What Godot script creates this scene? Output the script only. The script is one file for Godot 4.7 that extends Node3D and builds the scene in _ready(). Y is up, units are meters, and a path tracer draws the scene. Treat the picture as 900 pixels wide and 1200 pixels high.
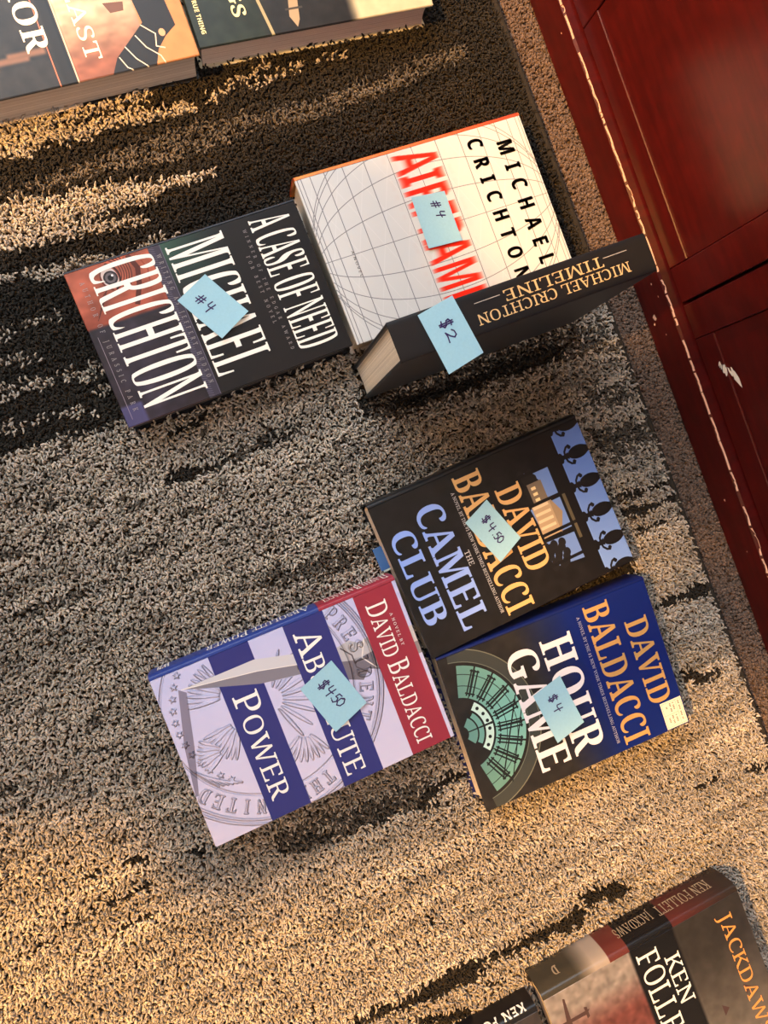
extends Node3D
# Hardback novels with price notes laid out on a streaky shag rug beside a red lacquered cabinet.
# World: y up, y = 0 is the level the books rest on; +x picture right, +z picture down.

const ANG := 0.37699          # the rug edge and the cabinet stand at 21.6 degrees
const FLOOR_Y := -0.012

var serif: SystemFont
var serif_bold: SystemFont
var sans: SystemFont
var sans_bold: SystemFont
var rng := RandomNumberGenerator.new()

# ------------------------------------------------------------------ small helpers

func font(called: String, weight: int) -> SystemFont:
	var f := SystemFont.new()
	f.font_names = PackedStringArray([called])
	f.font_weight = weight
	return f

func rgb(r: float, g: float, b: float, a := 1.0) -> Color:
	return Color(r / 255.0, g / 255.0, b / 255.0, a)

func mat(c: Color, rough := 0.6, metal := 0.0) -> StandardMaterial3D:
	var m := StandardMaterial3D.new()
	m.albedo_color = c
	m.roughness = rough
	m.metallic = metal
	m.metallic_specular = 0.35
	return m

func texmat(img: Image, rough := 0.35) -> StandardMaterial3D:
	var m := StandardMaterial3D.new()
	m.albedo_texture = ImageTexture.create_from_image(img)
	m.roughness = rough
	m.metallic_specular = 0.35
	return m

func tag(o: Node, label: String, category: String, group := "") -> void:
	o.set_meta("label", label)
	o.set_meta("category", category)
	if group != "":
		o.set_meta("group", group)

func begin() -> SurfaceTool:
	var st := SurfaceTool.new()
	st.begin(Mesh.PRIMITIVE_TRIANGLES)
	st.set_smooth_group(-1)
	return st

func put(st: SurfaceTool, called: String, m: Material, parent: Node) -> MeshInstance3D:
	var o := MeshInstance3D.new()
	o.mesh = st.commit()
	o.material_override = m
	o.name = called
	parent.add_child(o, true)
	return o

func put_flat(st: SurfaceTool, called: String, m: Material, parent: Node) -> MeshInstance3D:
	st.generate_normals()
	return put(st, called, m, parent)

# a polygon that faces away from "inside"
func face(st: SurfaceTool, p: Array, uv: Array, inside: Vector3) -> void:
	var n: Vector3 = (p[1] - p[0]).cross(p[2] - p[0])
	var out: Vector3 = p[0] - inside
	var flip := n.dot(out) > 0.0
	for i in range(1, p.size() - 1):
		var tri := [0, i + 1, i] if flip else [0, i, i + 1]
		for k in tri:
			if uv.size() > 0:
				st.set_uv(uv[k])
			st.add_vertex(p[k])

# box with chamfered edges; uv is planar from above (u along z, v along -x) over the rectangle uz by ux
func cbox(st: SurfaceTool, a: Vector3, b: Vector3, c: float, ux := 1.0, uz := 1.0) -> void:
	var mid := (a + b) * 0.5
	var half := (b - a) * 0.5
	var pt := func(sx: int, sy: int, sz: int, axis: int) -> Vector3:
		var q := Vector3(half.x - c, half.y - c, half.z - c)
		q[axis] += c
		return mid + Vector3(q.x * sx, q.y * sy, q.z * sz)
	var uvf := func(q: Vector3) -> Vector2:
		return Vector2(q.z / uz, 1.0 - q.x / ux)
	var emit := func(list: Array) -> void:
		var uvs := []
		for q in list:
			uvs.append(uvf.call(q))
		face(st, list, uvs, mid)
	for s in [-1, 1]:
		emit.call([pt.call(s, -1, -1, 0), pt.call(s, 1, -1, 0), pt.call(s, 1, 1, 0), pt.call(s, -1, 1, 0)])
		emit.call([pt.call(-1, s, -1, 1), pt.call(1, s, -1, 1), pt.call(1, s, 1, 1), pt.call(-1, s, 1, 1)])
		emit.call([pt.call(-1, -1, s, 2), pt.call(1, -1, s, 2), pt.call(1, 1, s, 2), pt.call(-1, 1, s, 2)])
	for s in [-1, 1]:
		for t in [-1, 1]:
			emit.call([pt.call(s, t, -1, 0), pt.call(s, t, 1, 0), pt.call(s, t, 1, 1), pt.call(s, t, -1, 1)])
			emit.call([pt.call(s, -1, t, 0), pt.call(s, 1, t, 0), pt.call(s, 1, t, 2), pt.call(s, -1, t, 2)])
			emit.call([pt.call(-1, s, t, 1), pt.call(1, s, t, 1), pt.call(1, s, t, 2), pt.call(-1, s, t, 2)])
			for w in [-1, 1]:
				emit.call([pt.call(s, t, w, 0), pt.call(s, t, w, 1), pt.call(s, t, w, 2)])

func box_part(called: String, a: Vector3, b: Vector3, c: float, m: Material, parent: Node) -> MeshInstance3D:
	var st := begin()
	cbox(st, a, b, c)
	return put_flat(st, called, m, parent)

# ------------------------------------------------------------------ lettering

func glyph_triangles(s: String, f: Font) -> PackedVector3Array:
	var t := TextMesh.new()
	t.text = s
	t.font = f
	t.font_size = 64
	t.pixel_size = 0.01
	t.depth = 0.0
	t.curve_step = 2.0
	t.horizontal_alignment = HORIZONTAL_ALIGNMENT_LEFT
	var out := PackedVector3Array()
	if t.get_surface_count() == 0:
		return out
	var arr := t.surface_get_arrays(0)
	var v: PackedVector3Array = arr[Mesh.ARRAY_VERTEX]
	var idx = arr[Mesh.ARRAY_INDEX]
	if idx != null and idx.size() > 0:
		for i in idx:
			out.append(v[i])
	else:
		out = v
	return out

# segments: [[text, relative size], ...]; gives triangles fitted to x0..x1, baseline y, cap height
func set_text(segments: Array, f: Font, x0: float, x1: float, y: float, cap: float, fine := 1.0) -> PackedVector3Array:
	var h := glyph_triangles("H", f)
	var lo := INF
	var hi := -INF
	for p in h:
		lo = minf(lo, p.y)
		hi = maxf(hi, p.y)
	var all := PackedVector3Array()
	var pen := 0.0
	for sg in segments:
		var tri := glyph_triangles(sg[0], f)
		var k: float = sg[1]
		for p in tri:
			all.append(Vector3(pen + p.x * k, (p.y - lo) * k, 0))
		pen += f.get_string_size(sg[0], HORIZONTAL_ALIGNMENT_LEFT, -1, 64).x * 0.01 * k
	var xa := INF
	var xb := -INF
	for p in all:
		xa = minf(xa, p.x)
		xb = maxf(xb, p.x)
	var sx := (x1 - x0) / maxf(xb - xa, 0.0001)
	for i in all.size():
		var yn := all[i].y / (hi - lo)
		if fine < 1.0:      # thin serifs and crowns on tall condensed letters
			var e := 0.085
			if yn < e:
				yn = e * fine + (yn - e) * fine
			elif yn > 1.0 - e:
				yn = 1.0 - e * fine + (yn - 1.0 + e) * fine
			else:
				yn = lerpf(e * fine, 1.0 - e * fine, (yn - e) / (1.0 - 2.0 * e))
		all[i] = Vector3(x0 + (all[i].x - xa) * sx, y + yn * cap, 0)
	return all

# lettering standing a hair proud of a cover; where maps (reading x, reading y) to a point
func lettering(tri: PackedVector3Array, where: Callable, m: Material, parent: Node, called := "lettering") -> MeshInstance3D:
	var st := SurfaceTool.new()
	st.begin(Mesh.PRIMITIVE_TRIANGLES)
	st.set_smooth_group(-1)
	for i in range(0, tri.size() - 2, 3):
		var a: Vector3 = where.call(tri[i].x, tri[i].y)
		var b: Vector3 = where.call(tri[i + 1].x, tri[i + 1].y)
		var c: Vector3 = where.call(tri[i + 2].x, tri[i + 2].y)
		st.add_vertex(a)
		st.add_vertex(b)
		st.add_vertex(c)
	return put_flat(st, called, m, parent)

# ------------------------------------------------------------------ print on the jackets (millimetres, y up)

var im: Image
var ik := 5.0
var iw := 0.0
var il := 0.0

func print_begin(w: float, l: float, base: Callable, k := 5.0) -> void:
	ik = k
	iw = w
	il = l
	var nx := 54
	var ny := 80
	im = Image.create(nx, ny, false, Image.FORMAT_RGBA8)
	for j in ny:
		for i in nx:
			im.set_pixel(i, j, base.call((i + 0.5) / nx * w, (1.0 - (j + 0.5) / ny) * l))
	im.resize(int(w * k), int(l * k), Image.INTERPOLATE_CUBIC)

func poly(pts: Array, c: Color) -> void:
	var n := pts.size()
	var px := PackedFloat32Array()
	var py := PackedFloat32Array()
	var lo := INF
	var hi := -INF
	for p in pts:
		px.append(p.x * ik)
		var yy: float = (il - p.y) * ik
		py.append(yy)
		lo = minf(lo, yy)
		hi = maxf(hi, yy)
	for row in range(maxi(0, int(floor(lo))), mini(im.get_height() - 1, int(ceil(hi))) + 1):
		var y := row + 0.5
		var xs := []
		for i in n:
			var j := (i + 1) % n
			if (py[i] <= y) != (py[j] <= y):
				xs.append(px[i] + (y - py[i]) / (py[j] - py[i]) * (px[j] - px[i]))
		xs.sort()
		for i in range(0, xs.size() - 1, 2):
			var a := int(round(xs[i]))
			var b := int(round(xs[i + 1]))
			if b > a:
				im.fill_rect(Rect2i(a, row, b - a, 1), c)

func V(x: float, y: float) -> Vector2:
	return Vector2(x, y)

func ell(cx: float, cy: float, rx: float, ry: float, c: Color, turn := 0.0) -> void:
	var p := []
	for i in 28:
		var t := TAU * i / 28.0
		p.append(V(cx, cy) + V(cos(t) * rx, sin(t) * ry).rotated(turn))
	poly(p, c)

func path(pts: Array, w: float, c: Color) -> void:
	for i in pts.size() - 1:
		var a: Vector2 = pts[i]
		var b: Vector2 = pts[i + 1]
		var d := (b - a).normalized() * w * 0.5
		var n := V(-d.y, d.x)
		poly([a - d * 0.6 + n, b + d * 0.6 + n, b + d * 0.6 - n, a - d * 0.6 - n], c)

func arc(cx: float, cy: float, r: float, a0: float, a1: float, w: float, c: Color) -> void:
	var n := maxi(6, int(absf(a1 - a0) / 4.0))
	var o := []
	var q := []
	for i in n + 1:
		var t := deg_to_rad(a0 + (a1 - a0) * i / n)
		o.append(V(cx + cos(t) * (r + w * 0.5), cy + sin(t) * (r + w * 0.5)))
		q.append(V(cx + cos(t) * (r - w * 0.5), cy + sin(t) * (r - w * 0.5)))
	q.reverse()
	poly(o + q, c)

func rect(x0: float, y0: float, x1: float, y1: float, c: Color) -> void:
	poly([V(x0, y0), V(x1, y0), V(x1, y1), V(x0, y1)], c)

func star(cx: float, cy: float, r: float, turn: float, c: Color) -> void:
	var p := []
	for i in 10:
		var t := turn + TAU * i / 10.0
		p.append(V(cx, cy) + V(cos(t), sin(t)) * (r if i % 2 == 0 else r * 0.42))
	poly(p, c)

func print_text(tri: PackedVector3Array, c: Color, move := Transform2D.IDENTITY) -> void:
	for i in range(0, tri.size() - 2, 3):
		poly([move * V(tri[i].x, tri[i].y), move * V(tri[i + 1].x, tri[i + 1].y), move * V(tri[i + 2].x, tri[i + 2].y)], c)

func speckle(amount: float, seed_value: int) -> Callable:
	var n := FastNoiseLite.new()
	n.seed = seed_value
	n.frequency = 0.05
	n.fractal_octaves = 4
	return func(x: float, y: float) -> float: return 1.0 + amount * n.get_noise_2d(x, y)

func mixc(a: Color, b: Color, t: float) -> Color:
	return a.lerp(b, clampf(t, 0.0, 1.0))

func tint(c: Color, k: float) -> Color:
	return Color(clampf(c.r * k, 0, 1), clampf(c.g * k, 0, 1), clampf(c.b * k, 0, 1), 1)

# ------------------------------------------------------------------ books

var page_mat: StandardMaterial3D

func page_material(seed_value: int, base: Color) -> StandardMaterial3D:
	var r := RandomNumberGenerator.new()
	r.seed = seed_value
	var img := Image.create(64, 256, false, Image.FORMAT_RGBA8)
	for j in 256:
		var k := r.randf_range(0.80, 1.05)
		for i in 64:
			img.set_pixel(i, j, tint(base, k * r.randf_range(0.97, 1.03)))
	var m := texmat(img, 0.9)
	return m

func spine_pt(t: float, thick: float, bulge: float, boxy: float) -> Vector2:
	# (y, z) round the back of the book: t = 0 at the front cover, 1 at the back cover
	var a := PI * t
	var s := pow(maxf(sin(a), 0.0), boxy)
	var co := cos(a)
	return Vector2(thick * 0.5 + thick * 0.5 * signf(co) * pow(absf(co), boxy), -bulge * s)

# local frame: x from the foot of the book to its head, z from the spine to the fore-edge, y from back cover to front cover
func book(called: String, d: Dictionary) -> Node3D:
	var o := Node3D.new()
	o.name = called
	add_child(o, true)
	var L: float = d.L
	var W: float = d.W
	var T: float = d.T
	var bt := 0.0028
	var bulge: float = d.get("bulge", 0.004)
	var boxy: float = d.get("boxy", 0.55)
	var jack: Material = d.front
	# boards in their jacket
	var st := begin()
	cbox(st, Vector3(0, T - bt, 0), Vector3(L, T, W), 0.0007, L, W)
	put_flat(st, "front_cover", jack, o)
	st = begin()
	cbox(st, Vector3(0, 0, 0), Vector3(L, bt, W), 0.0007, L, W)
	put_flat(st, "back_cover", d.back, o)
	# spine: curved shell
	var n := 20
	st = SurfaceTool.new()
	st.begin(Mesh.PRIMITIVE_TRIANGLES)
	st.set_smooth_group(0)
	var th := 0.0014
	for side in 2:
		for i in n:
			var q := []
			var uv := []
			for e in [[i, 0], [i + 1, 0], [i + 1, 1], [i, 1]]:
				var t: float = e[0] / float(n)
				var p := spine_pt(t, T, bulge, boxy)
				if side == 1:
					p = spine_pt(t, T - 2 * th, bulge - th, boxy) + Vector2(th, 0)
				q.append(Vector3(L * e[1], p.x, p.y))
				uv.append(Vector2(e[1], t))
			var order := [0, 2, 1, 0, 3, 2] if side == 0 else [0, 1, 2, 0, 2, 3]
			for k in order:
				st.set_uv(uv[k])
				st.add_vertex(q[k])
	st.generate_normals()
	put(st, "spine", d.spine, o)
	# page block with a hollow fore-edge
	st = begin()
	var ins := 0.0035
	var prof := []
	var y0 := bt
	var y1 := T - bt
	for i in 9:
		var t := i / 8.0
		prof.append(Vector2(lerpf(y0, y1, t), W - ins - 0.003 * sin(PI * t)))
	for i in 9:
		var t := i / 8.0
		prof.append(Vector2(lerpf(y1, y0, t), 0.0015 - (bulge - 0.002) * sin(PI * t)))
	var mid := Vector3(L * 0.5, T * 0.5, W * 0.5)
	var m := prof.size()
	for i in m:
		var a: Vector2 = prof[i]
		var b: Vector2 = prof[(i + 1) % m]
		face(st, [Vector3(ins, a.x, a.y), Vector3(L - ins, a.x, a.y), Vector3(L - ins, b.x, b.y), Vector3(ins, b.x, b.y)],
			[Vector2(0, a.x / T), Vector2(1, a.x / T), Vector2(1, b.x / T), Vector2(0, b.x / T)], mid)
	for i in 8:
		var a: Vector2 = prof[i]
		var b: Vector2 = prof[i + 1]
		var c: Vector2 = prof[m - 2 - i]
		var e: Vector2 = prof[m - 1 - i]
		for x in [ins, L - ins]:
			face(st, [Vector3(x, a.x, a.y), Vector3(x, b.x, b.y), Vector3(x, c.x, c.y), Vector3(x, e.x, e.y)],
				[Vector2(0, a.x / T), Vector2(0, b.x / T), Vector2(1, c.x / T), Vector2(1, e.x / T)], mid)
	put_flat(st, "page_block", d.get("pages", page_mat), o)
	o.rotation.y = d.a
	o.position = Vector3(d.x, d.y, d.z)
	o.set_meta("T", T)
	return o

# print a line on the front cover: reading x = from the spine, y = up the cover, in millimetres
func spaced(t: String) -> String:
	var o := ""
	for ch in t:
		o += ch + "   "
	return o.strip_edges()

func cover_line(o: Node3D, segs, f: Font, x0: float, x1: float, y: float, cap: float, m: Material, fine := 1.0) -> void:
	var T: float = o.get_meta("T")
	var s: Array = segs if segs is Array else [[segs, 1.0]]
	var lift := T + 0.00025
	lettering(set_text(s, f, x0, x1, y, cap, fine), func(x: float, yy: float) -> Vector3: return Vector3(yy * 0.001, lift, x * 0.001), m, o)

# a line on the spine, read from head to foot: reading x counts from the head
func spine_line(o: Node3D, segs, f: Font, d: Dictionary, x0: float, x1: float, t: float, dt: float, m: Material) -> void:
	var s: Array = segs if segs is Array else [[segs, 1.0]]
	var tri := set_text(s, f, x0, x1, 0.0, 1.0)
	var bulge: float = d.get("bulge", 0.004)
	var boxy: float = d.get("boxy", 0.55)
	lettering(tri, func(x: float, yy: float) -> Vector3:
		var tt := clampf(t - yy * dt, 0.0, 1.0)
		var p := spine_pt(tt, d.T, bulge, boxy)
		return Vector3(d.L - x * 0.001, p.x + 0.00025 * cos(PI * tt), p.y - 0.00035), m, o, "spine_lettering")

# ------------------------------------------------------------------ sticky notes

var ink: StandardMaterial3D

func glyph_strokes(g: String) -> Array:
	match g:
		"#": return [[V(0.3, 0.0), V(0.45, 1.0)], [V(0.62, 0.0), V(0.78, 1.0)], [V(0.0, 0.32), V(1.0, 0.42)], [V(0.08, 0.62), V(1.0, 0.74)]]
		"$": return [[V(0.95, 0.84), V(0.6, 0.95), V(0.2, 0.82), V(0.25, 0.6), V(0.7, 0.48), V(0.85, 0.26), V(0.5, 0.1), V(0.05, 0.2)], [V(0.35, -0.1), V(0.5, 1.12)], [V(0.55, -0.1), V(0.72, 1.1)]]
		"4": return [[V(0.25, 1.0), V(0.12, 0.5), V(0.3, 0.4), V(0.95, 0.5)], [V(0.78, 0.95), V(0.62, 0.3), V(0.55, -0.15)]]
		"2": return [[V(0.05, 0.75), V(0.25, 0.98), V(0.6, 1.0), V(0.75, 0.75), V(0.5, 0.4), V(0.05, 0.05), V(0.4, 0.12), V(0.95, 0.0)]]
		"5": return [[V(0.85, 1.0), V(0.3, 0.95), V(0.2, 0.55), V(0.6, 0.6), V(0.8, 0.3), V(0.5, 0.0), V(0.1, 0.08)]]
		"0": return [[V(0.5, 1.0), V(0.15, 0.75), V(0.1, 0.3), V(0.4, 0.0), V(0.8, 0.2), V(0.9, 0.65), V(0.6, 0.98), V(0.3, 0.8)]]
		".": return [[V(0.4, 0.0), V(0.6, 0.1)]]
	return []

# corners: foot of the writing line's start, its top, then round; the free end lifts a little
func sticky_note(c: Array, y: float, lift: float, curl: float, marks: Array, label: String, paper: Material) -> Node3D:
	var o := Node3D.new()
	o.name = "sticky_note"
	add_child(o, true)
	var base: Vector2 = (c[0] + c[1] + c[2] + c[3]) * 0.25
	o.position = Vector3(base.x, y, base.y)
	var top := func(a: float, b: float, up: float) -> Vector3:
		var p: Vector2 = (c[0] as Vector2).lerp(c[1], b).lerp((c[3] as Vector2).lerp(c[2], b), a) - base
		var hh := 0.0006 + lift * a * a + curl * a * (b - 0.5) * (b - 0.5) * 4.0 * a
		return Vector3(p.x, hh + up, p.y)
	var na := 12
	var nb := 8
	var st := SurfaceTool.new()
	st.begin(Mesh.PRIMITIVE_TRIANGLES)
	st.set_smooth_group(0)
	for layer in 2:
		st.set_smooth_group(layer)
		var up := 0.0 if layer == 0 else -0.00018
		for i in na:
			for j in nb:
				var p := []
				for e in [[i, j], [i + 1, j], [i + 1, j + 1], [i, j + 1]]:
					p.append(top.call(e[0] / float(na), e[1] / float(nb), up))
				var order := [0, 1, 2, 0, 2, 3] if layer == 1 else [0, 2, 1, 0, 3, 2]
				for k in order:
					st.add_vertex(p[k])
	st.generate_normals()
	put(st, "paper", paper, o)
	st = begin()
	for mk in marks:
		var size: Vector2 = mk[3]
		for line in glyph_strokes(mk[0]):
			var pts := []
			for i in line.size() - 1:
				for s in 4:
					pts.append((line[i] as Vector2).lerp(line[i + 1], s / 4.0))
			pts.append(line[line.size() - 1])
			for i in pts.size() - 1:
				var q := []
				var pa := V(mk[1] + (pts[i].x - 0.5) * size.x, mk[2] + (pts[i].y - 0.5) * size.y)
				var pb := V(mk[1] + (pts[i + 1].x - 0.5) * size.x, mk[2] + (pts[i + 1].y - 0.5) * size.y)
				var A: Vector3 = top.call(pa.x, pa.y, 0.0002)
				var B: Vector3 = top.call(pb.x, pb.y, 0.0002)
				var dir := (B - A).normalized()
				var side := dir.cross(Vector3.UP).normalized() * 0.00058
				q = [A - dir * 0.0003 + side, B + dir * 0.0003 + side, B + dir * 0.0003 - side, A - dir * 0.0003 - side]
				face(st, q, [], A - Vector3(0, 1, 0))
	put_flat(st, "handwriting", ink, o)
	tag(o, label, "sticky note", "blue price notes on the books")
	return o

# ------------------------------------------------------------------ rug pile

const STROKES := [[-88,-415,69,-412,22.9,12.2,1],[-91,-408,117,-397,26.2,9.3,1],[-83,-429,75,-418,10.7,7.6,1],[4,-414,70,-415,7.1,5.5,0],[136,-404,205,-419,11.3,7.8,3],[184,-401,293,-408,8.0,5.3,3],[-29,-368,224,-365,13.1,21.2,2],[196,-362,402,-380,18.4,11.0,2],[-107,-366,-22,-366,4.5,3.7,2],[-117,-341,106,-333,37.0,7.7,1],[-119,-334,32,-306,29.8,6.0,1],[-68,-283,56,-282,12.4,6.2,1],[-134,-294,-60,-286,13.2,7.3,3],[-125,-319,-61,-306,7.2,4.3,0],[-153,-245,-69,-242,10.3,5.9,3],[-171,-196,-47,-186,16.2,8.8,3],[-181,-171,-76,-153,11.6,5.8,3],[-163,-218,-88,-213,5.8,4.4,3],[-58,-168,-26,-166,7.7,6.1,3],[-29,-72,17,-65,7.9,6.3,0],[53,-72,104,-72,7.5,5.8,0],[-10,-112,23,-111,4.8,4.0,0],[14,60,137,67,15.1,11.7,2],[25,51,112,59,6.7,5.0,2],[-44,-34,-14,-33,6.3,4.7,2],[159,-70,192,-74,19.3,14.0,0],[179,-63,436,-57,24.4,24.4,2],[207,-62,383,-55,11.2,9.3,0],[-111,-71,-58,-68,5.3,4.5,2],[-26,-66,36,-73,7.2,4.0,0],[29,-71,101,-73,4.1,4.1,2],[391,114,462,119,6.1,6.1,0],[397,133,462,140,6.1,5.1,0],[394,151,441,160,5.1,4.1,0],[401,245,458,243,8.1,7.1,0],[388,321,438,335,8.3,6.2,0],[412,8,456,10,20.1,18.1,2],[392,52,476,60,28.3,22.2,2],[384,73,446,80,10.0,8.0,2],[148,187,380,188,11.2,13.0,0],[-66,303,95,321,8.3,14.9,0],[-62,296,88,309,18.1,21.4,2],[92,311,133,312,12.1,10.4,0],[-52,492,55,499,13.2,9.9,0],[56,497,129,498,10.3,11.2,0],[114,499,202,499,11.6,12.5,0],[194,488,249,500,11.4,12.3,0],[15,492,71,496,7.6,7.6,0],[69,515,89,518,7.8,7.8,0],[-5,518,48,526,8.5,7.6,0],[0,530,56,533,8.4,7.5,0],[39,435,44,436,7.6,7.6,0],[-354,287,-284,286,3.4,2.7,0],[-268,279,-194,275,2.8,3.6,0],[-229,242,-215,245,5.8,5.1,0],[-204,249,-186,253,5.1,3.7,0],[-135,269,-118,270,6.8,6.1,0],[-215,300,-202,302,3.6,2.9,0],[427,447,481,464,9.7,9.7,0],[358,441,387,439,4.9,4.9,0],[219,434,224,434,6.4,6.4,0],[413,336,439,342,7.3,6.2,0],[109,597,129,598,7.1,7.1,0],[-207,220,-147,232,3.7,3.0,2],[-270,142,-214,156,4.2,3.5,2],[135,336,210,348,6.3,5.4,2],[-167,-88,-129,-85,4.4,3.6,2],[-200,-1,-131,2,5.1,3.6,2],[-116,-17,-52,-13,5.3,3.8,2],[-194,-57,-151,-48,3.6,2.9,2]]  # streak below the upright book: dark yarn plus its shade put into the colour

var warp := FastNoiseLite.new()
var fleck := FastNoiseLite.new()
var tone := FastNoiseLite.new()

# 0 dark brown, 1 beige, 2 taupe yarn at (n, s) in millimetres
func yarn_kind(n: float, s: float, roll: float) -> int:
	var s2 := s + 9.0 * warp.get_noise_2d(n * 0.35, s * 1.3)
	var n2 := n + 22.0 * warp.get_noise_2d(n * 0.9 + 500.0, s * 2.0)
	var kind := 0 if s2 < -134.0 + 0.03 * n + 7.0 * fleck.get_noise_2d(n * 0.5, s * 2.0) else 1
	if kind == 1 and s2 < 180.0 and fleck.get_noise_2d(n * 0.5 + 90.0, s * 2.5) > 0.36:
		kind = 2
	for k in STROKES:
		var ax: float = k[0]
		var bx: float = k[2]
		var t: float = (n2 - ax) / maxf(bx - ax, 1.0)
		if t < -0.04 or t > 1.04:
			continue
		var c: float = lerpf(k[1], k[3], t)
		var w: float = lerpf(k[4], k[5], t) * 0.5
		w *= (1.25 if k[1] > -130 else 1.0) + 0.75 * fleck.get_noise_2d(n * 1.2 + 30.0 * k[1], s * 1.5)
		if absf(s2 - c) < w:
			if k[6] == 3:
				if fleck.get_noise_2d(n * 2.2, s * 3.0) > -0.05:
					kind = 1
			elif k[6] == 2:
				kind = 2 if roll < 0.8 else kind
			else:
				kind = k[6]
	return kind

func tuft_mesh(seed_value: int, r: float, h: float, lean: float) -> ArrayMesh:
	var g := RandomNumberGenerator.new()
	g.seed = seed_value
	var pts := []
	var seg := 4
	var a := g.randf() * 0.8
	for i in seg + 1:
		var t := i / float(seg)
		var bend := lean * pow(t, 1.4)
		pts.append(Vector3(cos(a * t * 2.5) * bend + g.randf_range(-0.2, 0.2) * r, h * (t - 0.28 * t * t * t), sin(a * t * 2.5) * bend + g.randf_range(-0.2, 0.2) * r))
	var st := SurfaceTool.new()
	st.begin(Mesh.PRIMITIVE_TRIANGLES)
	st.set_smooth_group(0)
	var rings := []
	for i in seg + 1:
		var d: Vector3 = (pts[mini(i + 1, seg)] - pts[maxi(i - 1, 0)]).normalized()
		var u := d.cross(Vector3(0.3, 0.1, 0.95)).normalized()
		var v := d.cross(u)
		var rr: float = r * [0.75, 1.0, 1.12, 1.0, 0.5][i]
		var ring := []
		for k in 5:
			var t := TAU * k / 5.0 + i * 0.5
			ring.append(pts[i] + (u * cos(t) + v * sin(t)) * rr)
		rings.append(ring)
	for i in seg:
		for k in 5:
			var k2 := (k + 1) % 5
			for q in [rings[i][k], rings[i + 1][k], rings[i + 1][k2], rings[i][k], rings[i + 1][k2], rings[i][k2]]:
				st.add_vertex(q)
	for k in 5:
		for q in [rings[seg][k], pts[seg] + (pts[seg] - pts[seg - 1]).normalized() * r * 0.3, rings[seg][(k + 1) % 5]]:
			st.add_vertex(q)
	st.generate_normals()
	return st.commit()

func scatter(called: String, mesh: Mesh, m: Material, xf: Array, cols: Array, parent: Node) -> void:
	var mm := MultiMesh.new()
	mm.transform_format = MultiMesh.TRANSFORM_3D
	mm.use_colors = true
	mm.mesh = mesh
	mm.instance_count = xf.size()
	for i in xf.size():
		mm.set_instance_transform(i, xf[i])
		mm.set_instance_color(i, cols[i])
	var o := MultiMeshInstance3D.new()
	o.multimesh = mm
	o.material_override = m
	o.name = called
	o.set_meta("kind", "stuff")
	parent.add_child(o, true)

# ------------------------------------------------------------------ the scene

func room_point(n: float, y: float, s: float) -> Vector3:
	return Vector3(n * cos(ANG) + s * sin(ANG), y, -n * sin(ANG) + s * cos(ANG))

func room_box(called: String, a: Vector3, b: Vector3, m: Material) -> MeshInstance3D:
	var st := begin()
	var mid := (a + b) * 0.5
	cbox(st, a - mid, b - mid, 0.002)
	var o := put_flat(st, called, m, self)
	o.position = room_point(mid.x, mid.y, mid.z)
	o.rotation.y = ANG
	o.set_meta("kind", "structure")
	return o

func _ready() -> void:
	rng.seed = 20240
	# camera: a phone held above the rug, tipped a little towards the cabinet
	var cam := Camera3D.new()
	var ca := 0.0294373
	var cz := 0.2051774
	var R := Basis(Vector3(0, 0, 1), cz) * Basis(Vector3(1, 0, 0), ca)
	cam.transform = Transform3D(Basis(R.x, -R.z, R.y), Vector3(0, 0.72961, 0))
	cam.fov = rad_to_deg(2.0 * atan(600.0 / 875.18))
	cam.near = 0.02
	cam.current = true
	add_child(cam)
	# daylight
	var env := Environment.new()
	env.background_mode = Environment.BG_SKY
	var sky := Sky.new()
	var sm := ProceduralSkyMaterial.new()
	sm.sky_top_color = rgb(150, 185, 225)
	sm.sky_horizon_color = rgb(215, 225, 235)
	sm.ground_horizon_color = rgb(190, 190, 185)
	sm.ground_bottom_color = rgb(110, 105, 95)
	sky.sky_material = sm
	env.sky = sky
	env.tonemap_mode = Environment.TONE_MAPPER_LINEAR
	env.tonemap_exposure = 1.0
	env.sdfgi_enabled = true
	env.ssao_enabled = true
	env.ssil_enabled = true
	var we := WorldEnvironment.new()
	we.environment = env
	add_child(we)
	# daylight comes in by a wide window in the back wall and a small one in the front wall
	for w in [[-0.35, 1.62, -1.86, 2.2, 1.35, 8.6, 1.0], [-0.5, 1.5, 2.36, 1.5, 1.15, 2.4, -1.0]]:
		var win := AreaLight3D.new()
		win.area_size = Vector2(w[3], w[4])
		win.light_color = Color(0.87, 0.94, 1.0)
		win.light_energy = w[5]
		win.shadow_enabled = true
		add_child(win)
		win.position = room_point(w[0], w[1], w[2])
		win.look_at(win.position + room_point(0.1, -0.3, w[6]), Vector3.UP)

	serif = font("Droid Serif", 400)
	serif_bold = font("Droid Serif", 700)
	sans = font("Droid Sans", 400)
	sans_bold = font("Droid Sans", 700)
	page_mat = page_material(5, rgb(226, 208, 184))
	ink = mat(rgb(52, 34, 84), 0.5)
	for a in [warp, fleck, tone]:
		a.fractal_octaves = 3
	warp.seed = 3
	warp.frequency = 0.02
	fleck.seed = 8
	fleck.frequency = 0.05
	tone.seed = 14
	tone.frequency = 0.01

	build_room()
	build_cabinet()
	build_rug()
	build_books()
	build_notes()
	build_person()

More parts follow.
